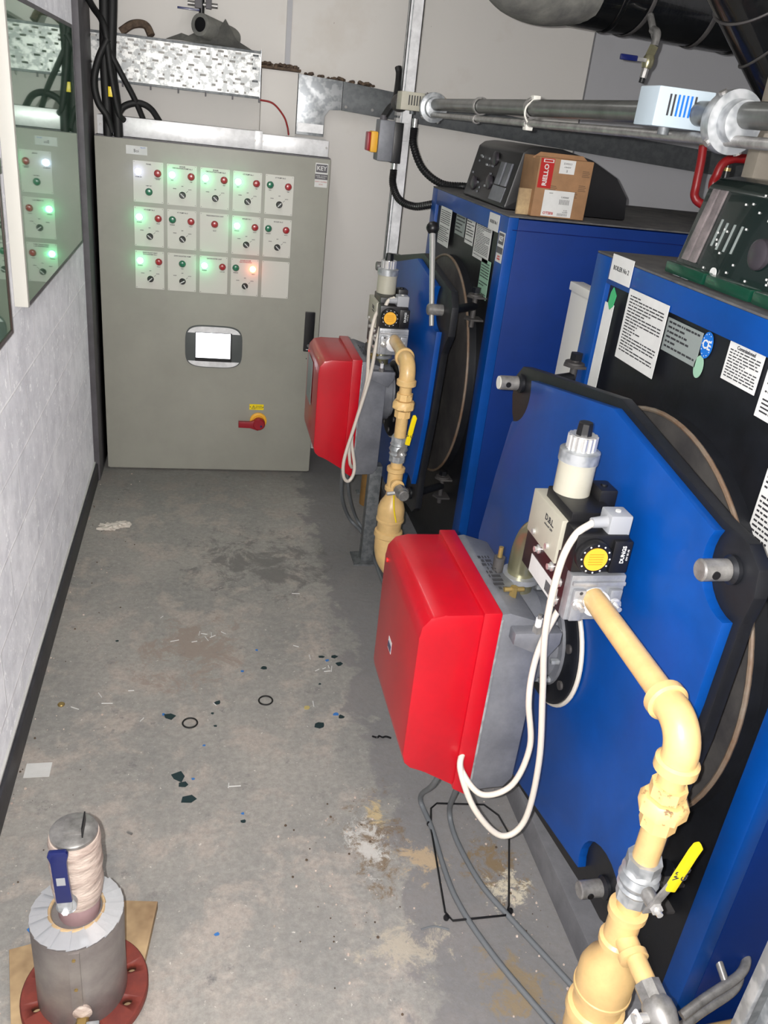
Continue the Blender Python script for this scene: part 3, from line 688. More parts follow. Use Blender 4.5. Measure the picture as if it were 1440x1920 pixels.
SPEC = {
 2: dict(x0=.96, hl=.60, hr=.625, col=.065, drum=(-.015, .97, .518),
    blue=[(.033, 1.513), (.467, 1.432)] + arcp(.56, 1.385, .095, 150, 276) + [(.568, 1.1), (.54, .66)] + arcp(.457, .475, .10, 45, 205) + [(-.058, .345)] + arcp(-.57, .50, .10, -37, 85) + [(-.605, .86), (-.555, 1.10), (-.51, 1.275)] + arcp(-.52, 1.39, .105, -81, 25),
    plate=[(.018, 1.532), (.455, 1.448), (.545, 1.44), (.588, 1.41), (.598, 1.36), (.588, 1.30), (.588, 1.03), (.56, .66), (.57, .50), (.545, .41), (.47, .375), (.40, .375), (-.058, .305), (-.5, .40), (-.62, .41), (-.66, .5), (-.625, .64), (-.625, .86), (-.575, 1.10), (-.535, 1.26), (-.565, 1.29), (-.588, 1.34), (-.585, 1.40), (-.545, 1.44), (-.476, 1.452)],
    pins=[(.528, 1.378, .62), (.457, .469, .47), (-.534, 1.392, -.55), (-.57, .50, -.56)]),
 1: dict(x0=.93, hl=.586, hr=.565, col=.09, drum=(-.08, 1.02, .505),
    blue=[(.12, 1.53), (.42, 1.475)] + arcp(.495, 1.41, .095, 135, 285) + [(.50, .95), (.455, .68)] + arcp(.385, .561, .09, 50, 205) + [(.0, .44)] + arcp(-.46, .56, .09, -37, 85) + [(-.46, .86), (-.42, 1.10), (-.40, 1.30)] + arcp(-.40, 1.40, .09, -81, 25),
    plate=[(.135, 1.556), (.46, 1.50), (.56, 1.485), (.60, 1.43), (.60, 1.32), (.545, 1.24), (.52, .95), (.475, .68), (.48, .53), (.43, .49), (.34, .485), (.0, .40), (-.4, .46), (-.5, .48), (-.54, .56), (-.50, .66), (-.48, .86), (-.44, 1.10), (-.42, 1.28), (-.46, 1.34), (-.46, 1.43), (-.40, 1.468), (-.308, 1.475)],
    pins=[(.489, 1.399, .38), (.385, .561, .30), (-.42, 1.40, -.40), (-.46, .56, -.45)])}
def boiler(yc, label, no):
    sp = SPEC[no]
    b = thing('boiler', (1.7, yc, .10), label, 'boiler', 'blue floor standing boilers')
    hl, hr, col = sp['hl'], sp['hr'], sp['col']; zt = 1.768
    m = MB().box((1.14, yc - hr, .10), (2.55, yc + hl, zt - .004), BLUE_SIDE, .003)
    m.box((1.12, yc - hr - .002, zt - .045), (2.55, yc - hr + .004, zt - .042), NAVY)
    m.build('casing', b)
    m = MB().box((1.10, yc - hr, zt), (2.57, yc + hl, zt + .006), mat_top, .002)
    m.build('top_panel', b)
    m = MB().box((1.10, yc - hr, .10), (1.14, yc - hr + col, zt), BLUE, .003).box((1.10, yc + hl - .09, .10), (1.14, yc + hl, zt), BLUE, .003)
    m.box((1.10, yc - hr + col, 1.70), (1.14, yc + hl - .09, zt), BLUE, .002)
    m.build('front_frame', b)
    MB().box((1.115, yc - hr + col, .10), (1.14, yc + hl - .09, 1.70), BLACKP).build('front_plate', b)
    du, cz, R = sp['drum']; cy = yc - du * -1
    cy = yc + du
    if no == 1: cy = yc - du
    m = MB().lathe([(R, 0), (R, .0345)], (1.115, cy, cz), -Xp, BLACKP, 64).lathe([(R, .0335), (R - .008, .035), (0, .035)], (1.115, cy, cz), -Xp, DGREY, 64)
    dr = m.build('furnace_drum', b)
    MB().torus((1.081, cy, cz), Xp, R - .004, .006, RIM, 72, 8).build('rim', dr)
    D = lambda u, v, d: Vector((sp['x0'] + .03 * u - d, yc - u, v))
    m = MB().prism(sp['plate'], D, .0, .028, BLACKP, .003)
    m.build('door_plate', b)
    MB().prism(sp['blue'], D, .028, .05, BLUE, .002).build('door_panel', b)
    for k, (u, v, qu) in enumerate(sp['pins']):
        p = D(u, v, .028); a = p + Vector((-.07, 0, 0))
        if not (no == 1 and k == 0):
            m = MB().cyl(p + Vector((-.012, 0, 0)), a, .021, STEEL, seg=24, bev=.003)
            m.cyl(a + Vector((.022, -.0225, 0)), a + Vector((.022, .0225, 0)), .008, BLK, seg=12)
            if no == 2 and k == 2: m.cyl(a, a + Vector((-.002, 0, 0)), .019, WHITE, seg=24)
            m.lathe([(.028, 0), (.028, .008), (.021, .014)], p, -Xp, BLACKP, 20)
            m.build('clamp_pin', b)
        q = Vector((1.078, yc - qu, v + (.02 if no == 2 and k == 2 else 0)))
        m = MB().cyl(D(u, v, 0), q, .017, BLACKP)
        m.cyl(q - Vector((0, 0, .085)), q + Vector((0, 0, .055)), .011, DGREY, seg=12)
        for dz in (-.055, .035):
            m.prism([(0, -.035), (.055, -.035), (.075, 0), (.055, .035), (0, .035)], lambda a_, b2, d: Vector((1.117 - a_, q.y + b2, q.z + dz + d)), 0, .008, DGREY, .001)
        m.cyl(q + Vector((0, 0, .055)), q + Vector((0, 0, .075)), .019, BLACKP, seg=6)
        m.cyl(q + Vector((0, 0, .043)), q + Vector((0, 0, .049)), .030, DGREY, seg=16)
        m.build('hinge_bracket', b)
    c = D(0, .87, .05)
    m = MB().lathe([(.175, 0), (.175, .014), (.165, .02), (0, .02)], c, -Xp, BLACKP, 48)
    for k in range(8): 
        a = k * PI / 4 + .4; q = c + Vector((-.02, .145 * math.cos(a), .145 * math.sin(a))); m.cyl(q, q + Vector((-.006, 0, 0)), .012, DGREY, seg=12)
    ds = m.build('burner_flange', b)
    lab(MB().torus(c + Vector((-.004, 0, 0)), Xp, .178, .006, WCAB, 48, 8).build('rope_seal', ds), 'white rope seal')
    return b
mat_top = mat('dusty boiler top', (74, 74, 78), .8, col2=(104, 102, 100), vs=14, bump=.15)
Y2, Y1 = 1.675, 3.62
B2 = boiler(Y2, 'blue boiler nearest the camera at right, its front covered in white notices', 2)
B1 = boiler(Y1, 'far blue boiler beside the strut, with a ball-topped steel lever on its door', 1)
xs = 1.0985
sticker(B2, 'name_plate', xs, 2.17, 1.782, .125, .068, PAPER, 0, 'BOILER No 2', .0165, tilt=0, label='white plate reading BOILER No 2')
sticker(B2, 'notice_sheet', xs - .001, 2.035, 1.715, .21, .182, PAPER, 20, None, seed=2, label='wide white printed sheet')
sticker(B2, 'data_plate', xs + .014, 1.842, 1.686, .160, .080, GPAPER, 6, None, seed=3, label='grey metal data plate')
sticker(B2, 'service_label', xs + .013, 1.575, 1.70, .125, .085, PAPER, 10, 'Commissioned', .011, seed=4, label='white service label, square')
sticker(B2, 'notice_sheet', xs + .012, 1.43, 1.705, .19, .125, PAPER, 13, None, seed=5, label='white printed sheet, rightmost')
sticker(B2, 'notice_sheet', xs + .012, 1.34, 1.50, .12, .16, PAPER, 13, None, seed=8, label='white printed sheet below the rightmost')
sticker(B2, 'paper_strip', xs - .002, 2.155, 1.655, .055, .255, PAPER, 0, None, tilt=.0, label='narrow blank white strip')
G = lambda u, v, d: Vector((xs + .014 - d, u, v))
m = MB().prism([(1.658 + .022 * math.cos(t * PI / 12), 1.665 + .03 * math.sin(t * PI / 12)) for t in range(24)], G, 0, .0012, BLUES)
m.text('CE', .028, (xs + .0122, 1.658, 1.665), (0, -1, 0), Zp, PAPER, bold=.0006)
for k in range(12): 
    a = k * PI / 6; m.cyl((xs + .0126, 1.658 + .018 * math.cos(a), 1.665 + .025 * math.sin(a)), (xs + .0120, 1.658 + .018 * math.cos(a), 1.665 + .025 * math.sin(a)), .0012, PAPER, seg=6)
lab(m.build('approval_sticker', B2), 'oval blue CE sticker')
m = MB().prism([(1.668 + .018 * math.cos(t * PI / 12), 1.612 + .026 * math.sin(t * PI / 12)) for t in range(24)], G, 0, .0012, GREENP); lab(m.build('green_sticker', B2), 'pale green oval sticker')
m = MB().prism([(2.118, 1.70), (2.095, 1.682), (2.102, 1.652), (2.118, 1.640), (2.132, 1.655), (2.128, 1.685)], G, .018, .020, mat('green holographic sticker', (60, 170, 110), .25)); lab(m.build('seal_sticker', B2), 'shiny green seal over the paper strip')
sticker(B1, 'notice_sheet', xs, 4.00, 1.705, .19, .165, PAPER, 16, None, seed=12, label='left white printed sheet')
sticker(B1, 'data_plate', xs + .012, 3.77, 1.70, .15, .085, GPAPER, 5, None, seed=13, label='grey metal data plate')
sticker(B1, 'service_label', xs + .012, 3.60, 1.70, .12, .10, PAPER, 8, None, seed=14, label='small white service label')
sticker(B1, 'notice_sheet', xs + .012, 3.46, 1.71, .21, .145, PAPER, 20, None, seed=15, label='white closely printed sheet')
sticker(B1, 'name_plate', xs, 3.275, 1.762, .125, .062, PAPER, 0, 'BOILER No 1', .0165, label='white plate reading BOILER No 1')
sticker(B1, 'green_sheet', xs + .012, 3.325, 1.58, .12, .15, GREENP, 12, None, seed=16, label='pale green printed label')
m = MB(); Q = lambda u, v, d: Vector((xs - d, u, v))
m.prism([(3.13, 1.71), (3.06, 1.71), (3.06, 1.60), (3.13, 1.60)], Q, 0, .0012, PAPER); m.prism([(3.125, 1.705), (3.065, 1.705), (3.065, 1.665), (3.125, 1.665)], Q, .0012, .0018, DPOST)
m.text('KEY', .026, (xs - .0021, 3.095, 1.685), (0, -1, 0), Zp, PAPER, bold=.0005); m.prism([(3.13, 1.655), (3.06, 1.655), (3.06, 1.632), (3.13, 1.632)], Q, .0012, .0018, DPOST)
m.text('SAFETY\nNUMBER', .009, (xs - .0016, 3.095, 1.616), (0, -1, 0), Zp, SREDL)
lab(m.build('maker_sticker', B1), 'KEY sticker on the right frame')
# lever on boiler 1
h = Vector((.88, Y1 - .487, 1.397))
m = MB().cyl(h + Vector((.04, 0, 0)), h + Vector((-.025, 0, 0)), .022, STEEL, bev=.004).cyl(h + Vector((-.005, -.02, -.06)), h + Vector((-.005, .14, .27)), .009, CHROME, r1=.012)
lv = m.build('door_lever', B1)
MB().lathe([(0.006, -.025), (.016, -.02), (.024, -.008), (.026, 0), (.024, .01), (.016, .021), (0, .026)], h + Vector((-.005, .145, .285)), Zp, BLK, 24).build('ball_grip', lv)

# control panels on the boilers
def control_panel(yc, label, kind):
    t = thing('boiler_control_panel', (1.4, yc, 1.775), label, 'control panel', 'control panels on the boilers')
    prof = [(1.147, 1.776), (1.150, 1.790), (1.192, 1.985), (1.215, 2.004), (1.26, 2.012), (1.35, 2.012), (1.48, 1.985), (1.60, 1.93), (1.66, 1.86), (1.67, 1.776)]
    P = MB().prism(prof, lambda u, v, d: Vector((u, yc + d, v)), -.29, .29, SMOKEB if kind == 2 else BLK, .008)
    P.build('housing', t)
    f = lambda u, v, d=0: Vector((1.150 + (v + .005) * .2154 - d, yc - u, 1.795 + v))      # on the leaning front
    FM = lambda u, v, d: f(u, v, d)
    if kind == 1:
        m = MB()
        for a, b_ in ((.10, .155), (.18, .235)): m.prism([(a, .06), (b_, .06), (b_, .145), (a, .145)], FM, 0, .008, CASEG, .001)
        m.prism([(.08, -.0), (.235, -.0), (.24, .055), (.085, .055)], FM, 0, .004, CASEG); m.build('gauge_window', t)
        m = MB(); rr = random.Random(5)
        for k in range(14): 
            u, v = -.24 + rr.random() * .26, .01 + rr.random() * .15; m.box(f(u, v, .004) - Vector((.002, .006, .004)), f(u, v, .004) + Vector((.002, .006 + rr.random() * .01, .004)), CASEG if k % 3 else GALV)
        m.build('panel_print', t)
        for u, v in ((.01, .15), (.03, .06), (-.17, .04)): MB().lathe([(.028, 0), (.028, .01), (.022, .014), (0, .014)], f(u, v), -Xp, mat_dial, 20).build('knob', t)
    else:
        m = MB(); PK = mat('scuffed translucent strip', (140, 130, 130), .45, col2=(92, 86, 88), vs=20)
        for a in (-.262, -.228): m.prism([(a, .02), (a + .028, .02), (a + .03, .185), (a + .005, .185)], FM, 0, .006, PK, .001)
        for a in (-.262, -.222): m.prism([(a, -.03 + .01), (a + .03, -.02), (a + .03, .008), (a, .008)], FM, 0, .010, LGREY, .002)
        m.build('slide_switch', t)
        for u, v, r in ((.02, .075, .034), (.06, .155, .034), (.14, .08, .034)):
            MB().lathe([(r, 0), (r * .95, .012), (r * .7, .018), (0, .018)], f(u, v), -Xp, mat_dial, 24).build('dial', t)
        m = MB(); rr = random.Random(9)
        for k in range(46):
            u, v = -.17 + rr.random() * .42, .0 + rr.random() * .19; s_ = .0022
            m.box(f(u, v, .0015) - Vector((.001, s_, s_)), f(u, v, .0015) + Vector((.001, s_, s_)), PAPER)
        m.build('panel_print', t)
        for a in (-.15, -.12, -.175, -.09): MB().prism([(a, .06 + (a % .03)), (a + .006, .06 + (a % .03)), (a + .006, .12 + (a % .03)), (a, .12 + (a % .03))], FM, 0, .002, GPAPER).build('level_slot', t)
        MB().lathe([(.012, 0), (.012, .003), (0, .003)], f(-.115, .012, .001), -Xp, PAPER, 20).build('white_button', t)
        MB().prism([(-.09, -.012), (.0, -.012), (.0, .004), (-.09, .004)], FM, 0, .002, GPAPER).build('name_strip', t)
        FG = mat('green black flap', (10, 60, 44), .3, coat=.4)
        for a in (-.285, -.10, .085): MB().box((1.125, yc - a - .175, 1.778), (1.16, yc - a, 1.806), FG, .006).build('terminal_flap', t)
mat_dial = mat('grey dial', (58, 54, 60), .3)
control_panel(3.56, 'black plastic control panel on top of the far boiler, behind the cardboard box', 1)
control_panel(1.655, 'dark green-black control panel with dials on top of the nearest boiler', 2)

# carton
CARDK = mat('faint carton print', (120, 92, 68), .8)
cb_ = thing('cardboard_carton', (1.30, 3.2, 1.775), 'brown cardboard carton with red RIELLO label standing on the far boiler', 'box')
fb = lambda u, v, d: Vector((1.192 + u, 3.10 + u * .0 - d, 1.777 + v))
m = MB().box((1.198, 3.10, 1.776), (1.412, 3.27, 1.982), CARD, .003)
m.prism([(0, .20), (.23, .20), (.20, .222), (.03, .222)], lambda u, v, d: Vector((1.185 + u, 3.15 - d * 60 * (v - .2), 1.775 + v)), 0, .001, CARD)
m.box((1.150, 3.13, 1.776), (1.198, 3.14, 1.868), CARDD)
for q_, w_ in ((.17, .10), (.175, .15), (.14, .075), (.055, .09)):
    for k in range(4): m.box((1.198 + q_, 3.0994, 1.777 + w_ + k * .006), (1.198 + q_ + .03 - .004 * (k % 2), 3.0998, 1.780 + w_ + k * .006), CARDK)
bx = m.build('carton_body', cb_)
m = MB().prism([(.012, .10), (.065, .10), (.065, .202), (.012, .202)], fb, 0, .0008, SREDL)
m.text('RIELLO', .024, fb(.038, .145, .0012), Zp, -Xp, PAPER, bold=.0006); m.prism([(.022, .188), (.062, .188), (.062, .199), (.022, .199)], fb, .0008, .0012, PAPER)
m.prism([(.026, .190), (.058, .190), (.058, .197), (.026, .197)], fb, .0012, .0016, SREDL); m.build('brand_label', bx)
m = MB().prism([(.045, .004), (.165, .004), (.165, .095), (.045, .095)], fb, 0, .0008, PAPER)
for k in range(22):
    if k % 3: m.box(fb(.108 + k * .002, .048, .001), fb(.109 + k * .002, .066, .0012), INK); m.box(fb(.108 + k * .002, .008, .001), fb(.109 + k * .002, .017, .0012), INK)
m.text('RIELLO', .013, fb(.072, .015, .0012), -Xp, -Zp, SREDL, bold=.0004); m.text('20085812', .008, fb(.13, .074, .0012), -Xp, -Zp, INK); m.text('3009774\n26116', .006, fb(.14, .025, .0012), -Xp, -Zp, INK)
m.text('article', .006, fb(.072, .085, .0012), -Xp, -Zp, INK); m.build('address_label', bx)
m = MB().prism([(.088, .155), (.148, .155), (.148, .208 - .006), (.088, .202)], fb, 0, .0008, PAPER); m.text('CODICE', .009, fb(.118, .19, .0012), -Xp, -Zp, INK); m.text('ASSEMBLY', .006, fb(.118, .178, .0012), -Xp, -Zp, INK); m.text('E', .012, fb(.118, .165, .0012), -Xp, -Zp, INK)
m.build('small_label', bx)

# ------------------------------------------------------------------ burner (built at boiler 2, copied to boiler 1)
def burner():
    yc = 1.69
    t = thing('gas_burner', (.72, yc, .50), 'nearest gas burner with glossy red cover, mounted on the near boiler door', 'burner', 'red covered gas burners')
    prof = [(.668, 1.062), (.54, 1.062), (.507, 1.055), (.488, 1.03), (.484, 1.0), (.486, .66), (.493, .632), (.51, .615), (.545, .60), (.668, .525)]
    A = lambda u, v, d: Vector((u, yc + d, v))
    m = MB().prism(prof, A, -.200, .200, RED, .009)
    cov = m.build('red_cover', t)
    m = MB().prism([(.672, 1.070), (.628, 1.070), (.628, .545), (.672, .518)], A, -.207, .207, RED, .004); m.build('cover_rim', cov)
    m = MB().lathe([(.006, 0), (.006, .003), (0, .003)], (.4845, yc + .165, 1.0), -Xp, mat('red lens', (255, 40, 40), .3), 12)
    lab(m.build('reset_button', cov), 'small bright red button'); m = MB()
    m.prism([(-.02, .80), (.015, .80), (.015, .835), (-.02, .835)], lambda u, v, d: Vector((.4855 - d, yc + .04 + u, v)), 0, .001, PAPER)
    m.prism([(-.018, .805), (.013, .805), (.013, .822), (-.018, .822)], lambda u, v, d: Vector((.4845 - d, yc + .04 + u, v)), 0, .001, NAVY)
    m.build('badge', cov)
    case = [(.670, 1.058), (.695, 1.062), (.765, 1.04), (.770, 1.0), (.79, .96), (.79, .56), (.77, .53), (.670, .525)]
    m = MB().prism(case, A, -.196, .196, CASEG, .005)
    m.prism([(.672, 1.05), (.672, .53), (.678, .53), (.678, 1.05)], A, -.204, .204, GALV, .001)
    cs = m.build('casing', t)
    m = MB(); rr = random.Random(2)
    for k in range(9):
        for j in range(8):
            if rr.random() < .75: m.box((.696 + j * .0038, yc - .09 + k * .019, 1.0622), (.699 + j * .0038, yc - .09 + k * .019 + .012, 1.0628), INK)
    m.build('rating_text', cs)
    m = MB().prism([(.70, 1.0), (.70, 1.03), (.815, 1.03), (.815, 1.0), (.79, .96)], A, -.232, -.196, CASEG, .003)
    m.build('hinge_lug', cs)
    m = MB().cyl((.755, yc - .222, 1.028), (.755, yc - .222, 1.045), .012, STEEL, seg=6).cyl((.755, yc - .222, 1.04), (.755, yc - .222, 1.065), .008, GALVB).cyl((.755, yc - .222, 1.06), (.755, yc - .222, 1.075), .005, STEEL)
    m.build('lug_bolt', cs)
    m = MB().lathe([(.13, 0), (.13, .05), (.115, .055), (.115, .09), (.135, .092), (.135, .128)], (.79, yc, .87), Xp, CASEG, 40)
    for k in range(10):
        a = k * 2 * PI / 10; m.box((.86, yc + .125 * math.cos(a) - .006, .87 + .125 * math.sin(a) - .006), (.90, yc + .125 * math.cos(a) + .006, .87 + .125 * math.sin(a) + .006), GALV, .002)
    m.build('blast_tube', t)
    # ignition fittings on the head
    m = MB().cyl((.735, yc + .02, 1.05), (.735, yc + .02, 1.09), .014, DGREY).cyl((.735, yc + .02, 1.09), (.735, yc + .02, 1.118), .006, BRASS)
    m.build('pressure_nipple', t)
    m = MB().cyl((.735, yc - .10, 1.045), (.735, yc - .10, 1.075), .010, BRASS, seg=6).cyl((.71, yc - .10, 1.068), (.76, yc - .10, 1.068), .006, BRASS)
    m.build('pressure_nipple', t)
    m = MB().tube([(.80, yc + .02, .99), (.80, yc + .02, 1.10), (.805, yc + .0, 1.165), (.812, yc - .05, 1.19)], .035, ZINC, 16).lathe([(.05, 0), (.05, .014)], (.80, yc + .02, 1.03), Zp, ALU, 20)
    m.build('gas_elbow', t)
    return t
burner2 = burner()

def valve_block():
    """multi-function gas valve; inlet faces -y at y = 1.37"""
    x, y = .82, 1.37
    t = thing('gas_valve_block', (x, 1.5, 1.12), 'nearest gas valve block with amber dial, above the near red burner', 'valve', 'gas valve blocks')
    m = MB().box((x - .055, y + .03, 1.135), (x + .055, 1.64, 1.235), ALU, .006)
    for zz in (1.15, 1.17, 1.19): m.box((x - .058, y + .05, zz), (x + .058, 1.6, zz + .004), ALU)
    m.build('body', t)
    m = MB().box((x - .062, y, 1.125), (x + .062, y + .03, 1.235), ALU, .004).box((x - .055, y - .012, 1.13), (x - .028, y, 1.205), ALU, .003).box((x + .028, y - .012, 1.13), (x + .055, y, 1.205), ALU, .003)
    m.box((x - .060, y - .008, 1.213), (x + .060, y, 1.222), ALU, .002).lathe([(.031, 0), (.031, .016), (.026, .018)], (x - .002, y, 1.175), -Yp, GALVB, 24)
    m.cyl((x - .04, y - .0125, 1.213 - .014), (x - .04, y - .0128, 1.199), .004, INK, seg=10)
    m.build('inlet_flange', t)
    for dx in (-.042, .042):
        m = MB().cyl((x + dx, y - .012, 1.172), (x + dx, y - .020, 1.172), .012, CHROME, seg=6).cyl((x + dx, y - .02, 1.172), (x + dx, y - .036, 1.172), .006, CHROME, seg=10)
        m.lathe([(.014, 0), (.014, .003)], (x + dx, y - .012, 1.172), -Yp, CHROME, 16); m.build('flange_bolt', t)
    # burgundy side plate with bolts and a bar code label
    m = MB().box((x - .062, 1.395, 1.125), (x - .055, 1.63, 1.25), BURG, .002)
    for yy, zz in ((1.58, 1.23), (1.55, 1.20), (1.50, 1.235), (1.47, 1.20), (1.42, 1.19), (1.42, 1.145)):
        m.lathe([(.011, 0), (.011, .003), (.007, .004), (.007, .012), (0, .012)], (x - .062, yy, zz), -Xp, CHROME, 12)
    sp = m.build('side_plate', t)
    m = MB().box((x - .0632, 1.42, 1.128), (x - .062, 1.58, 1.172), PAPER)
    for k in range(16): m.box((x - .0638, 1.435 + k * .003, 1.135), (x - .0632, 1.4365 + k * .003, 1.160), INK)
    m.build('barcode_label', sp)
    m = MB().box((x - .068, 1.455, 1.215), (x + .01, 1.625, 1.320), CREAM, .003)
    m.prism([(1.455, 1.215), (1.475, 1.20), (1.60, 1.20), (1.625, 1.215)], lambda u, v, d: Vector((x - .06 + d, u, v)), 0, .06, CREAM)
    m.text('D.B.L.', .020, (x - .0685, 1.515, 1.290), (0, -1, 0), Zp, INK, bold=.0005); m.text('solenoid 230V', .008, (x - .0685, 1.515, 1.275), (0, -1, 0), Zp, INK)
    m.build('coil_cover', t)
    MB().box((x - .055, 1.445, 1.285), (x + .045, 1.585, 1.345), BLK, .004).build('coil_housing', t)
    m = MB().box((x + .030, 1.50, 1.315), (x + .072, 1.56, 1.372), BLK, .006).cyl((x + .05, 1.53, 1.372), (x + .05, 1.53, 1.376), .008, BLK); m.build('rear_plug', t)
    rg = MB().lathe([(.041, 0), (.041, .082), (.044, .083), (.044, .108), (.040, .110)], (x - .012, 1.555, 1.335), Zp, CREAM, 32).build('regulator_column', t)
    m = MB().lathe([(.0445, 0), (.0445, .024), (.040, .026), (.034, .028)], (x - .012, 1.555, 1.420), Zp, GALV, 32)
    for k in range(14): 
        a = k * 2 * PI / 14; m.cyl((x - .012 + .027 * math.cos(a), 1.555 + .027 * math.sin(a), 1.445), (x - .012 + .027 * math.cos(a), 1.555 + .027 * math.sin(a), 1.479), .0065, CHROME, seg=8)
    m.cyl((x - .012, 1.555, 1.443), (x - .012, 1.555, 1.480), .028, CHROME)
    m.build('adjuster_crown', rg)
    MB().cyl((x - .012, 1.555, 1.478), (x - .012, 1.555, 1.508), .018, BLK, r1=.016, seg=8, bev=.002).build('adjuster_knob', rg)
    # pressure switch with dial
    m = MB().box((x - .065, y + .01, 1.236), (x + .052, y + .075, 1.325), BLK, .006).box((x + .016, y + .0, 1.24), (x + .058, y + .07, 1.315), BLK, .004)
    m.text('DUNGS', .012, (x + .040, y - .0006, 1.285), Zp, -Xp, PAPER, bold=.0003); m.text('GW 50 A5', .006, (x + .050, y - .0006, 1.284), Zp, -Xp, PAPER)
    ps = m.build('pressure_switch', t)
    m = MB().lathe([(.038, 0), (.038, .018), (.035, .022), (0, .022)], (x - .026, y + .012, 1.280), -Yp, BLK, 36)
    for k in range(12):
        a = k * PI / 6; p = Vector((x - .026 + .0315 * math.cos(a), y - .0104, 1.280 + .0315 * math.sin(a))); m.cyl(p, p - Vector((0, .0006, 0)), .002, PAPER, seg=8)
    dl = m.build('dial_housing', ps)
    m = MB().lathe([(.026, 0), (.026, .002), (0, .002)], (x - .026, y - .0102, 1.280), -Yp, YELD, 32)
    for k in range(5): m.box((x - .042, y - .0128, 1.268 + k * .0058), (x - .010, y - .0122, 1.2695 + k * .0058), mat_amb)
    m.build('dial_face', ps)
    m = MB().box((x + .003, y + .015, 1.317), (x + .052, y + .065, 1.366), LGREY, .004).cyl((x + .008, y + .035, 1.345), (x - .030, y + .032, 1.343), .014, LGREY, r1=.011, seg=16)
    m.cyl((x + .028, y + .04, 1.366), (x + .028, y + .04, 1.369), .006, WHITE, seg=10)
    m.build('connector_plug', t)
    return t
mat_amb = mat('amber print', (206, 140, 30), .5)
valve2 = valve_block()
index_kids()
burner1 = copy_tree(burner2); burner1.location = Vector(burner2.location) + Vector((.005, 1.94, .03)); burner1['label'] = 'far gas burner with dull red cover, beside the control cabinet'
valve1 = copy_tree(valve2); valve1.location = Vector(valve2.location) + Vector((-.045, 1.94, .035)); valve1['label'] = 'far gas valve block with amber dial, above the far red burner'
m = MB().box((.485, 3.60, .83), (.4865, 3.76, 1.03), GPAPER); 
tag(m.build('data_sticker'), 'grey sticker on the aisle face of the far red burner cover', 'sticker')
# stand under far burner
m = MB().box((.80, 3.60, 0), (.86, 3.66, .53), GALVD, .003).box((.76, 3.56, 0), (.90, 3.70, .008), GALVD)
tag(m.build('support_leg'), 'grey steel support leg under the far red burner', 'support')
m = MB().cyl((.97, 4.30, 0), (.97, 4.30, .36), .06, mat('brown stained pipe', (150, 112, 62), .6, var=.2))
tag(m.build('pipe_stub'), 'brown stained pipe stub on the floor behind the far burner', 'pipe')

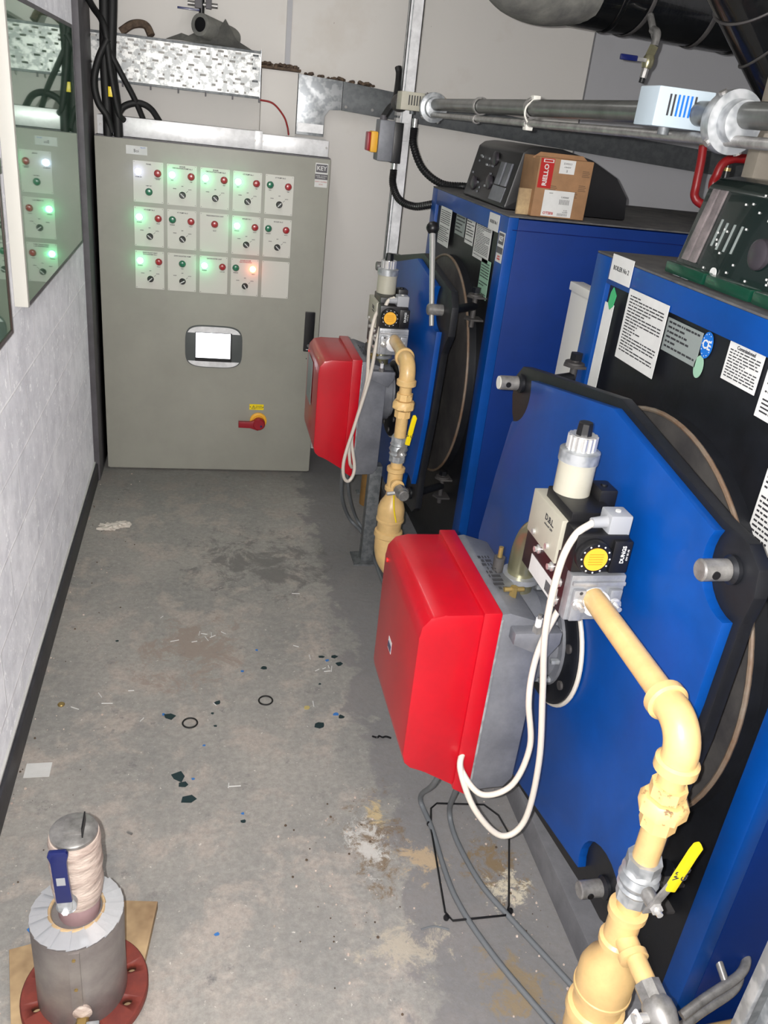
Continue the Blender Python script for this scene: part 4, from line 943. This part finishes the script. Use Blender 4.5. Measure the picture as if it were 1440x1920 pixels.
# ------------------------------------------------------------------ gas trains
def gas_train(x, y, zin, yin, label, near):
    t = thing('gas_pipe', (x, y, 0), label, 'pipe', 'cream gas pipes feeding the burners')
    r = .024
    MB().cyl((x + .012, yin, zin), (x + .002, y + .075, zin), r, BEIGE, seg=24).build('inlet_pipe', t)
    n = 10; c = Vector((x, y + .055, zin - .055)); pts = [Vector((x, y + .075, zin))] + [c + Vector((0, -.055 * math.sin(a), .055 * math.cos(a))) for a in [k * PI / 2 / n for k in range(n + 1)]] + [Vector((x, y, zin - .075))]
    m = MB().tube(pts, .031, BEIGE, 24, smooth=False)
    m.lathe([(.033, 0), (.038, .004), (.038, .02), (.033, .024)], (x, y + .065, zin), Yp, BEIGE, 28).lathe([(.033, 0), (.038, .004), (.038, .022), (.033, .026)], (x, y, zin - .09), Zp, BEIGE, 28)
    m.build('elbow', t)
    zc = zin - .09
    MB().cyl((x, y, zc), (x, y, zc - .27), r, BEIGE, seg=24).build('riser_pipe', t)
    m = MB().cyl((x, y, zc - .055), (x, y, zc - .03), .032, BEIGED, seg=8).lathe([(.037, 0), (.044, .006), (.044, .028), (.038, .036)], (x, y, zc - .095), Zp, BEIGED, 8).cyl((x, y, zc - .125), (x, y, zc - .098), .033, BEIGED, seg=8)
    m.build('union_nut', t)
    zv = zc - .26
    m = MB().cyl((x, y, zv + .02), (x, y, zv + .052), .033, GALV, seg=8).lathe([(.030, 0), (.036, .010), (.032, .016), (.038, .03), (.032, .044), (.036, .05), (.030, .06)], (x, y, zv - .03), Zp, GALV, 24).cyl((x, y, zv - .052), (x, y, zv - .02), .033, GALV, seg=8)
    m.cyl((x, y - .03, zv), (x, y - .06, zv), .014, STEEL, seg=12).cyl((x, y - .058, zv), (x, y - .072, zv), .012, CHROME, seg=6).cyl((x, y - .07, zv), (x, y - .082, zv), .006, CHROME, seg=10)
    bv = m.build('ball_valve', t)
    H = lambda u, v, d: Vector((x - .014 + u * .75, y - .062 - d - max(0, v - .06) * .12, zv + v))
    m = MB().prism([(-.012, -.012), (.014, -.012), (.05, .05), (.03, .062)], H, 0, .004, STEEL, .0005)
    hd = m.build('lever_arm', bv)
    m = MB().prism([(.026, .045), (.052, .040), (.066, .135), (.070, .158), (.060, .17), (.047, .168), (.042, .150)], H, -.002, .008, YEL, .003)
    m.text('WL\nGAS', .016, H(.047, .09, .0085), (.12, 0, 1), (-1, 0, .12), INK, bold=.0004)
    m.build('yellow_grip', t)
    zt = zv - .13
    MB().cyl((x, y, zv - .05), (x, y, zt + .03), r, BEIGE, seg=24).build('nipple', t)
    m = MB().lathe([(.031, -.05), (.037, -.048), (.037, -.035), (.031, -.03), (.031, .03), (.037, .035), (.037, .05), (.031, .052)], (x, y, zt), Zp, BEIGE, 28)
    m.lathe([(.022, 0), (.022, .045), (.028, .048), (.028, .06), (.022, .062)], (x, y, zt - .01), (0, -1, -.15) if near else (0, -1, 0), BEIGE, 24)
    m.build('tee', t)
    d = Vector((.06, -1, -.20)).normalized() if near else Vector((0.1, -1, 0)).normalized(); p = Vector((x, y - .06, zt - .012))
    if near:
        m = MB().cyl(p, p + d * .05, .019, BEIGE); m.cyl(p + d * .045, p + d * .075, .025, STEEL, seg=8).lathe([(.022, 0), (.029, .012), (.030, .03), (.024, .05), (.020, .06), (.022, .08), (.022, .12)], p + d * .07, d, STEEL, 20)
        m.cyl(p + d * .10 + Vector((-.02, 0, 0)), p + d * .10 + Vector((-.055, 0, .0)), .009, CHROME)
        sv = m.build('side_valve', t)
        q = p + d * .10 + Vector((-.055, 0, 0))
        MB().box(q + Vector((-.006, -.012, -.07)), q + Vector((.0, .012, .012)), GALVB, .002, rot=Matrix.Rotation(.3, 3, 'Y')).build('side_lever', sv)
    else:
        m = MB().cyl(p, p + d * .03, .019, BEIGE).cyl(p + d * .025, p + d * .06, .026, STEEL, seg=8).cyl(p + d * .06, p + d * .085, .022, STEEL, bev=.003)
        m.cyl(p + d * .04 + Vector((-.02, 0, -.005)), p + d * .04 + Vector((-.055, 0, -.01)), .008, CHROME, bev=.002)
        sv = m.build('side_valve', t)
    zf = zt - .055
    m = MB().lathe([(.028, .0), (.030, -.02), (.048, -.05), (.056, -.075), (.056, -.12), (.058, -.122), (.058, -.13), (.050, -.135), (.050, -.175), (.058, -.18), (.060, -.19), (.060, -.20), (.054, -.205), (.054, -.235)], (x, y, zf), Zp, BEIGE, 36)
    m.build('gas_filter', t)
    ze = zf - .235
    pts = [Vector((x, y, ze + .01)), Vector((x, y, ze - .03)), Vector((x + .015, y - .01, ze - .08)), Vector((x + .06, y - .03, ze - .125)), Vector((x + .14, y - .06, ze - .14))]
    MB().tube(pts, .052, BEIGE, 24).build('lower_bend', t)
    return t, zv, zt, zf
g2 = gas_train(.80, .95, 1.185, 1.362, 'nearest cream gas pipe with yellow lever valve, beside the near red burner', True)
g1 = gas_train(.765, 2.97, 1.225, 3.30, 'far cream gas pipe with yellow lever valve, in front of the far boiler', False)
# wire seal + yellow strap at far filter
tag(MB().tube([(.75, 2.905, .72), (.76, 2.905, .64), (.775, 2.905, .58)], .003, YEL, 6).build('yellow_tie'), 'thin yellow tie hanging on the far gas filter', 'tie')

# ------------------------------------------------------------------ cables
def cable(name, pts, r, mt, label, group=None): return tag(MB().tube(pts, r, mt, 10).build(name), label, 'cable', group)
cable('control_cable', [(.792, 1.402, 1.343), (.752, 1.39, 1.318), (.731, 1.385, 1.243), (.735, 1.39, 1.082), (.768, 1.40, .906), (.80, 1.40, .70), (.80, 1.40, .51), (.746, 1.40, .461), (.671, 1.42, .535), (.63, 1.46, .63), (.645, 1.50, .66)], .0078, WCAB, 'off-white cable looping lowest from the near valve block plug to the burner', 'white cables at the near burner')
cable('control_cable', [(.80, 1.46, 1.12), (.765, 1.45, 1.02), (.752, 1.44, .94), (.752, 1.425, .86), (.778, 1.42, .73), (.754, 1.42, .61), (.683, 1.425, .58), (.635, 1.46, .625), (.64, 1.50, .65)], .0075, WCAB, 'off-white cable hanging close beside the near grey burner casing', 'white cables at the near burner')
cable('control_cable', [(.77, 3.345, 1.39), (.735, 3.34, 1.36), (.712, 3.34, 1.20), (.70, 3.35, 1.05), (.655, 3.36, .82), (.625, 3.37, .66), (.632, 3.38, .57), (.66, 3.39, .545), (.682, 3.40, .60), (.66, 3.41, .72), (.665, 3.44, .76)], .0078, WCAB, 'off-white cable from the far valve block plug hanging in a low loop', 'white cables at the far burner')
cable('control_cable', [(.735, 3.42, 1.33), (.70, 3.37, 1.30), (.685, 3.355, 1.18), (.69, 3.36, 1.02), (.665, 3.37, .86), (.645, 3.38, .74), (.655, 3.39, .64), (.672, 3.42, .60)], .0075, WCAB, 'off-white cable curving behind its neighbour at the far burner', 'white cables at the far burner')
cable('floor_cable', [(.66, 1.62, .53), (.68, 1.75, .30), (.72, 1.95, .04), (.738, 1.85, .009), (.743, 1.60, .009), (.797, 1.403, .009), (.881, 1.211, .009), (.97, 1.02, .009)], .0085, GCAB, 'dark grey cable from the near burner across the floor, left of the pair', 'grey cables on the floor')
cable('floor_cable', [(.70, 1.60, .53), (.74, 1.72, .30), (.80, 1.88, .05), (.806, 1.80, .009), (.835, 1.628, .009), (.891, 1.493, .009), (.975, 1.31, .009), (1.02, 1.21, .009)], .0085, GCAB, 'dark grey cable from the near burner across the floor, right of the pair', 'grey cables on the floor')
cable('floor_cable', [(.655, 3.56, .55), (.70, 3.75, .3), (.80, 4.0, .05), (.86, 3.9, .009), (.872, 3.6, .009), (.88, 3.2, .009), (.93, 2.6, .009), (.94, 2.3, .009), (.90, 2.15, .009)], .0095, GCAB, 'dark grey cable dropping from the far burner towards the near one, left', 'grey floor cables at the far burner')
cable('floor_cable', [(.675, 3.56, .55), (.74, 3.75, .3), (.84, 3.98, .05), (.89, 3.85, .009), (.895, 3.6, .009), (.905, 3.2, .009), (.95, 2.6, .009), (.965, 2.25, .009)], .0085, GCAB, 'dark grey cable dropping from the far burner towards the near one, right', 'grey floor cables at the far burner')

# white board leaning between the boilers
m = MB().box((1.32, 2.62, .0), (1.36, 2.88, 1.575), WHITE, .004).box((1.312, 2.615, 1.555), (1.365, 2.885, 1.585), WHITE, .003)
tag(m.build('white_panel'), 'white board standing upright in the gap between the boilers', 'panel')

# wire stand
P = [(.78, 1.95), (.94, 1.93), (.975, 1.88), (.985, 1.80), (.895, 1.54), (.875, 1.51), (.715, 1.51), (.70, 1.54), (.735, 1.85), (.755, 1.93)]
m = MB().tube([Vector((a, b_, .012)) for a, b_ in P], .0032, BLK, 8, smooth=False, closed=True)
for a, b_ in ((.735, 1.87), (.70, 1.525), (.895, 1.525)): m.lathe([(0, 0), (.008, .003), (.009, .009), (.006, .016), (0, .018)], (a, b_, .0), Zp, BLK, 12)
tag(m.build('wire_rack'), 'black wire rack with rubber feet lying on the floor below the near burner', 'rack')

# ------------------------------------------------------------------ flanged pipe, bottom left
fx, fy = -.265, 1.40
fp = thing('flanged_pipe', (fx, fy, .03), 'clad flanged pipe stub with blue lever valve standing at bottom left', 'pipe')
m = MB(); seg = 64
t = bmesh.new(); holes = [(.113 * math.cos(k * PI / 4 + .35), .113 * math.sin(k * PI / 4 + .35)) for k in range(8)]
m.lathe([(.148, 0), (.149, .004), (.149, .022), (.146, .026), (.09, .026)], (fx, fy, .03), Zp, OXIDE, 64)
fl = m.build('flange', fp)
mod = []
m = MB()
for hx, hy in holes: m.cyl((fx + hx, fy + hy, .0), (fx + hx, fy + hy, .08), .0125, OXIDE, seg=20)
cut = m.build('hole_cutter')
def cut_holes(o, c):
    md = o.modifiers.new('holes', 'BOOLEAN'); md.operation = 'DIFFERENCE'; md.object = c; md.solver = 'EXACT'
    c.location = c.location
    bpy.context.view_layer.update()
    me = bpy.data.meshes.new_from_object(o.evaluated_get(bpy.context.evaluated_depsgraph_get()))
    o.modifiers.clear(); o.data = me; bpy.data.objects.remove(c)
cut_holes(fl, cut)
m = MB().lathe([(.103, 0), (.104, .003), (.1025, .12), (.104, .27)], (fx - .005, fy, .056), Zp, ALCLAD, 48)
m.box((fx - .012, fy - .106, .06), (fx + .012, fy - .1025, .32), ALCLAD)
for zz in (.12, .2, .3): m.cyl((fx, fy - .106, zz), (fx, fy - .109, zz), .004, BRASS, seg=8)
cl = m.build('cladding', fp)
m = MB(); nn = 30
for k in range(nn):        # overlapping folded foil tabs
    a0 = 2 * PI * k / nn; a1 = 2 * PI * (k + 1.35) / nn; z0 = .327 + .002 * (k % 2)
    c = Vector((fx - .005, fy, 0)); Rr = .104; r_ = .058
    m.quad([c + Vector((Rr * math.cos(a0), Rr * math.sin(a0), z0)), c + Vector((Rr * math.cos(a1), Rr * math.sin(a1), z0 + .004)), c + Vector((r_ * math.cos(a1), r_ * math.sin(a1), z0 + .012)), c + Vector((r_ * math.cos(a0), r_ * math.sin(a0), z0 + .009))], FOIL)
m.torus((fx - .005, fy, .337), Zp, .060, .004, WOOD, 32, 6)
m.build('foil_collar', fp)
m = MB().lathe([(.046, .27), (.046, .38)], (fx + .0, fy + .005, .03), Zp, PINKISH, 32); m.build('inner_pipe', fp)
m = MB().lathe([(.047, .345), (.052, .36), (.057, .40), (.054, .43), (.058, .46), (.055, .50), (.056, .53), (.053, .545)], (fx + .0, fy + .008, .02), Zp, TAPE, 32); wrp = m.build('tape_wrap', fp)
m = MB().lathe([(.050, 0), (.051, .012), (.046, .016), (0, .018)], (fx, fy + .008, .562), Zp, DGREY if 0 else STEEL, 32)
m.box((fx - .02, fy - .01, .575), (fx + .02, fy + .03, .588), STEEL, .002).box((fx + .02, fy - .02, .57), (fx + .023, fy + .03, .605), BLK)
m.build('end_cap', fp)
m = MB().lathe([(.016, 0), (.022, .006), (.022, .020), (.015, .024)], (fx - .014, fy - .044, .42), (0, -1, .15), GALV, 20).cyl((fx - .014, fy - .068, .422), (fx - .014, fy - .082, .424), .008, GALVB, seg=6)
vs2 = m.build('valve_spindle', fp)
L_ = lambda u, v, d: Vector((fx - .014 + u - v * .06, fy - .072 - d + v * .10, .425 + v))
m = MB().prism([(-.014, .0), (.014, .0), (.016, .03), (-.016, .03)], L_, 0, .005, GALV, .001).build('lever_arm', fp)
m = MB().prism([(-.016, .025), (.018, .025), (.016, .10), (.017, .135), (.022, .152), (.018, .162), (-.018, .162), (-.022, .152), (-.017, .135)], L_, -.003, .009, NAVY, .004)
m.prism([(-.009, .075), (.009, .075), (.009, .095), (-.009, .095)], L_, .009, .0095, LGREY); m.build('blue_grip', fp)
m = MB().cyl((fx + .01, fy - .10, .10), (fx + .01, fy - .165, .105), .014, BRASS).cyl((fx + .01, fy - .125, .10), (fx + .01, fy - .145, .105), .019, BRASS, seg=6)
m.lathe([(.018, 0), (.022, .01), (.0, .02)], (fx + .01, fy - .10, .12), -Yp, TAPE, 16).box((fx + .02, fy - .16, .09), (fx + .05, fy - .13, .12), GALV, .004)
m.build('drain_cock', fp)
# timber packers
m = MB().box((-.43, 1.16, .0), (-.33, 1.56, .028), WOOD, .002, rot=Matrix.Rotation(math.radians(12), 3, 'Z'))
tag(m.build('timber_packer'), 'dirty timber packer under the flange, left side', 'timber', 'timber packers under the flange')
m = MB().box((-.235, 1.30, .0), (-.13, 1.66, .028), WOOD, .002, rot=Matrix.Rotation(math.radians(-8), 3, 'Z'))
tag(m.build('timber_packer'), 'dirty timber packer under the flange, right side towards the aisle', 'timber', 'timber packers under the flange')

# ------------------------------------------------------------------ overhead pipes
lag = thing('lagged_pipe', (2.0, 3.3, 2.4), 'large glossy black lagged pipe crossing overhead, its grey elbow at the left end', 'pipe')
MB().cyl((1.16, 3.252, 2.567), (3.69, 3.40, 2.535), .15, BITUM, seg=48).build('lagging', lag)
lab(MB().tube([(1.30, 3.24, 2.565), (1.14, 3.20, 2.54), (1.01, 3.13, 2.57), (.975, 3.06, 2.70), (.97, 3.05, 2.85), (.97, 3.05, 2.99)], .142, GLAG, 32).build('elbow_lagging', lag), 'grey cloth lagged elbow')
for x in (1.42, 1.50, 1.78, 1.95, 2.45, 2.9):
    MB().lathe([(.1505, -.010), (.153, -.006), (.153, .006), (.1505, .010), (.1505, -.010)], (x, 3.24 + (x - .95) * .058, 2.568 - (x - .95) * .0128), (1, .058 + (.2 if x in (1.5, 1.95) else 0), -.0128), BITUM if x not in (1.5, 1.78) else DGREY, 48).build('band', lag)
lag = thing('lagged_pipe', (1.6, 2.4, 2.2), 'glossy black lagged pipe slanting down through the top right corner', 'pipe')
a, b_ = Vector((1.36, 2.5, 2.66)), Vector((1.86, 2.5, 2.18))
m = MB().cyl(a + (a - b_) * .4, b_, .13, BITUM, seg=40); m.build('lagging', lag)
m = MB(); d = (b_ - a).normalized()
for k in (.12, .36, .56, .74): MB().torus(a + (b_ - a) * k, d + Vector((0, .25 if k < .5 else -.2, 0)), .132, .004, DGREY, 40, 6).build('seam', lag)
dv = thing('drain_valve', (1.53, 3.02, 2.25), 'small brass drain valve with navy lever hanging under the black pipe', 'valve')
m = MB().cyl((1.53, 3.14, 2.47), (1.53, 3.07, 2.40), .012, STEEL).tube([(1.53, 3.10, 2.425), (1.53, 3.06, 2.41), (1.525, 3.05, 2.37)], .014, STEEL, 12).cyl((1.525, 3.05, 2.37), (1.515, 3.05, 2.34), .017, ZINC, seg=6)
m.lathe([(.014, 0), (.02, .012), (.021, .03), (.016, .045)], (1.517, 3.05, 2.345), (-.12, 0, -1), ZINC, 20).cyl((1.51, 3.05, 2.30), (1.507, 3.05, 2.27), .013, STEEL, seg=8).cyl((1.507, 3.05, 2.27), (1.505, 3.05, 2.255), .010, BLK)
m.build('body', dv)
m = MB().box((1.46, 3.035, 2.318), (1.50, 3.04, 2.330), CHROME, .001); m.build('lever_arm', dv)
MB().box((1.40, 3.031, 2.316), (1.465, 3.043, 2.334), NAVY, .004).build('lever_sleeve', dv)

# red pipes, post
tag(MB().tube([(1.55, 2.62, 2.075), (1.55, 2.61, 2.03), (1.548, 2.60, 1.96), (1.553, 2.60, 1.925), (1.575, 2.58, 1.905), (1.63, 2.5, 1.885), (1.70, 2.36, 1.85), (1.72, 2.2, 1.80), (1.72, 2.15, 1.772)], .0135, RPIPE, 12).build('red_pipe'), 'dark red pipe dropping straight behind the near control panel, left one', 'pipe', 'dark red pipes')
tag(MB().cyl((1.55, 2.62, 2.07), (1.55, 2.635, 2.105), .011, BRASS, seg=8).cyl((1.55, 2.635, 2.10), (1.55, 2.64, 2.13), .008, STEEL, seg=8).build('pipe_fitting'), 'brass fitting on top of the left dark red pipe', 'fitting')
tag(MB().tube([(1.64, 2.3, 1.772), (1.63, 2.5, 1.85), (1.612, 2.6, 1.95), (1.612, 2.6, 2.00), (1.622, 2.6, 2.03), (1.65, 2.6, 2.047), (1.70, 2.6, 2.052), (2.0, 2.6, 2.06)], .0145, RPIPE, 12).build('red_pipe'), 'dark red pipe bending over to the right behind the near control panel', 'pipe', 'dark red pipes')
tag(MB().cyl((1.655, 2.62, 1.97), (1.655, 2.62, 2.03), .011, BLK, seg=10).cyl((1.655, 2.62, 2.01), (1.655, 2.62, 2.02), .0125, BRASS).build('probe_sleeve'), 'small black probe sleeve beside the bent dark red pipe', 'fitting')
tag(MB().box((1.585, 2.37, 1.775), (1.66, 2.43, 2.30), mat('beige grey paint', (150, 142, 130), .6, var=.1), .006).build('pipe_support'), 'beige grey upright at the right edge beneath the conduit', 'support')

# bottom right corner
ch = thing('steel_channel', (1.02, .82, 0), 'upright steel channel with bright edges at the bottom right corner', 'channel')
m = MB().box((.980, .80, 0), (1.035, .806, 1.15), GALVD, .001); m.build('web', ch)
for x in (.978, 1.028): MB().box((x, .782, 0), (x + .009, .806, 1.15), GALV, .001).build('flange_edge', ch)
tag(MB().box((1.045, .80, 0), (1.30, .83, 1.15), mat('maroon panel', (84, 40, 44), .5, var=.3)).build('maroon_panel'), 'dark maroon panel behind the steel channel at the right edge', 'panel')
for k, (dz, l_) in enumerate(((.0, 'upper of two small grey pipes beside the near boiler foot'), (-.055, 'lower of two small grey pipes beside the near boiler foot'))):
    m = MB().tube([(1.05, .98, .335 + dz), (1.12, 1.0, .36 + dz), (1.20, 1.02, .385 + dz), (1.235, 1.045, .395 + dz), (1.24, 1.065, .40 + dz)], .011, STEEL, 12)
    m.lathe([(.016, 0), (.016, .01), (.011, .012)], (1.24, 1.068, .40 + dz), -Yp, DGREY, 14)
    if k == 0: m.cyl((1.17, 1.015, .375), (1.17, 1.068, .40), .009, STEEL).lathe([(.017, 0), (.017, .01)], (1.17, 1.068, .40), -Yp, DGREY, 14)
    tag(m.build('impulse_pipe'), l_, 'pipe', 'small grey pipes')
tag(MB().cyl((1.0, .97, .20), (1.7, 1.0, .22), .045, BEIGE, seg=24).build('gas_main'), 'cream gas main at the bottom edge, right corner', 'pipe')

# ------------------------------------------------------------------ litter on the floor
def crumple(x, y, sz, mt, seed, squash=.4):
    rd = random.Random(seed); t = bmesh.new(); bmesh.ops.create_icosphere(t, subdivisions=3, radius=1)
    for v in t.verts:
        n = v.co.copy(); k = 1 + .35 * math.sin(7 * n.x + seed) * math.sin(6 * n.y + 2 * seed) + (rd.random() - .5) * .35
        v.co = Vector((x + n.x * sz * 1.5 * k, y + n.y * sz * k, max(.001, sz * squash * (n.z * k + .6))))
    return MB().merge(t, mt)
m = crumple(-.455, 3.96, .035, TISSUE, 4); m.merge(crumple(-.40, 3.99, .03, TISSUE, 9).bm, TISSUE)
tag(m.build('tissue', sharp=20), 'crumpled white tissue on the floor near the left wall', 'tissue')
tag(MB().box((-.555, 2.19, .0), (-.475, 2.255, .0015), PAPER).build('paper_label'), 'small white paper label flat on the floor by the left skirting', 'paper')
for x, y, l_ in ((.25, 2.53, 'dark rubber ring on the floor, farther from the wall'), (-.03, 2.42, 'dark rubber ring on the floor beside the dark flake, nearer the wall')):
    tag(MB().torus((x, y, .003), Zp, .026, .0032, BLKR, 28, 6).build('rubber_ring'), l_, 'ring', 'rubber rings on the floor')
tag(MB().lathe([(.012, 0), (.013, .004), (.010, .007), (0, .008)], (-.49, 2.553, 0), Zp, BRASS, 12).build('brass_disc'), 'tiny brass cap on the floor near the left wall', 'cap')
def flake(x, y, s_, mt, seed, label, grp, name='paint_flake', cat='flake'):
    rd = random.Random(seed); n = rd.randint(5, 7); pts = [(x + s_ * (.6 + .6 * rd.random()) * math.cos(2 * PI * k / n) * (1.2), y + s_ * (.6 + .6 * rd.random()) * math.sin(2 * PI * k / n)) for k in range(n)]
    tag(MB().prism(pts, lambda u, v, d: Vector((u, v, d)), .0005, .002, mt).build(name), label, cat, grp)
GD = 'dark green paint flakes on the floor'; LD = 'small dark green paint flake on the concrete floor'
flake(-.103, 2.465, .02, DGF, 1, 'dark green paint flake beside the nearer rubber ring', GD)
flake(-.062, 2.155, .024, DGF, 2, 'large dark green flake in the aisle, upper of the pair', GD)
flake(-.045, 2.115, .016, DGF, 22, 'dark green flake touching the large one in the aisle', GD)
flake(-.028, 2.05, .022, DGF, 3, 'dark green flake in the aisle, lower of the pair', GD)
for i, (x, y, s_) in enumerate(((.564, 2.749, .014), (.50, 2.80, .012), (.55, 2.80, .014), (.441, 2.377, .018), (.527, 2.417, .013), (.257, 2.739, .012), (.07, 2.53, .013), (.142, 1.943, .007), (.06, 2.40, .006), (.47, 2.62, .006), (-.33, 2.95, .006), (.05, 2.47, .006))):
    flake(x, y, s_, DGF, 30 + i, LD, 'small dark green flakes scattered on the floor')
for i, (x, y, s_) in enumerate(((-.125, 2.475, .007), (.52, 2.775, .009), (.51, 2.435, .011), (.055, 1.55, .007), (.142, 1.975, .005), (-.43, 1.62, .010), (-.015, 2.14, .006), (.17, 2.72, .008), (.02, 2.3, .005), (.235, 2.86, .006))):
    flake(x, y, s_, BLUEF, 60 + i, 'tiny bright blue paint flake on the concrete floor', 'blue paint flakes on the floor')
flake(.402, 2.48, .013, mat('yellowed flake', (190, 172, 110), .7), 80, 'small yellowish chip on the floor between the flakes', None, 'plaster_chip', 'chip')
rd = random.Random(11)
clips = [(.0, 2.99), (.02, 2.985), (.05, 2.98), (.055, 2.965), (.03, 2.95), (-.02, 2.93), (-.10, 2.94), (.06, 2.52), (-.33, 2.55), (-.36, 2.6), (.50, 2.72), (.52, 2.73), (.47, 2.71), (.51, 2.70), (.53, 2.715), (.45, 2.80), (.43, 2.50), (.10, 2.10), (.12, 2.095), (-.44, 2.53), (-.2, 2.45), (-.16, 3.12), (.10, 2.99), (.40, 2.88), (.44, 3.3), (-.25, 2.62)]
for i, (x, y) in enumerate(clips):
    a = rd.random() * PI; l_ = .008 + rd.random() * .012
    o = MB().cyl((x - l_ * math.cos(a), y - l_ * math.sin(a), .002), (x + l_ * math.cos(a), y + l_ * math.sin(a), .002), .0018, PAPER, seg=6)
    tag(o.build('cable_offcut'), 'thin white cable offcut lying on the concrete floor', 'offcut', 'white offcuts scattered on the floor')
tag(MB().tube([(.625, 2.30, .004), (.64, 2.285, .01), (.65, 2.30, .004), (.66, 2.285, .01), (.675, 2.295, .004), (.69, 2.28, .009)], .0035, BLK, 6).build('coil_spring'), 'small black coiled scrap on the floor left of the near burner', 'scrap')
tag(MB().cyl((-.21, 1.93, .004), (-.195, 1.92, .004), .004, STEEL, seg=6).build('small_screw'), 'small grey screw on the floor above the flanged pipe', 'screw')
tag(MB().tube([(.62, 1.50, .003), (.66, 1.505, .003), (.70, 1.49, .003)], .003, GCAB, 6).build('wire_scrap'), 'short bent wire scrap left of the black wire rack', 'wire')
m = MB(); rd = random.Random(21)
for i in range(420):
    e = i < 200
    x = -.57 + rd.random() ** 2 * .25 if e else (.45 + rd.gauss(0, .13) if i < 330 else .95 + rd.gauss(0, .07)); y = .9 + rd.random() * 3.9 if e else (1.7 + rd.gauss(0, .22))
    if x < -.57 or x > 1.02: continue
    s_ = .0012 + rd.random() ** 3 * .004
    m.lathe([(0, 0), (s_, s_ * .2), (s_ * .7, s_ * .9), (0, s_)], (x, y, 0), Zp, TAPE if i % 3 else BROWN, 5)
tag(m.build('floor_grit'), 'pale grit and plaster crumbs scattered over the concrete floor', 'grit', kind='stuff')
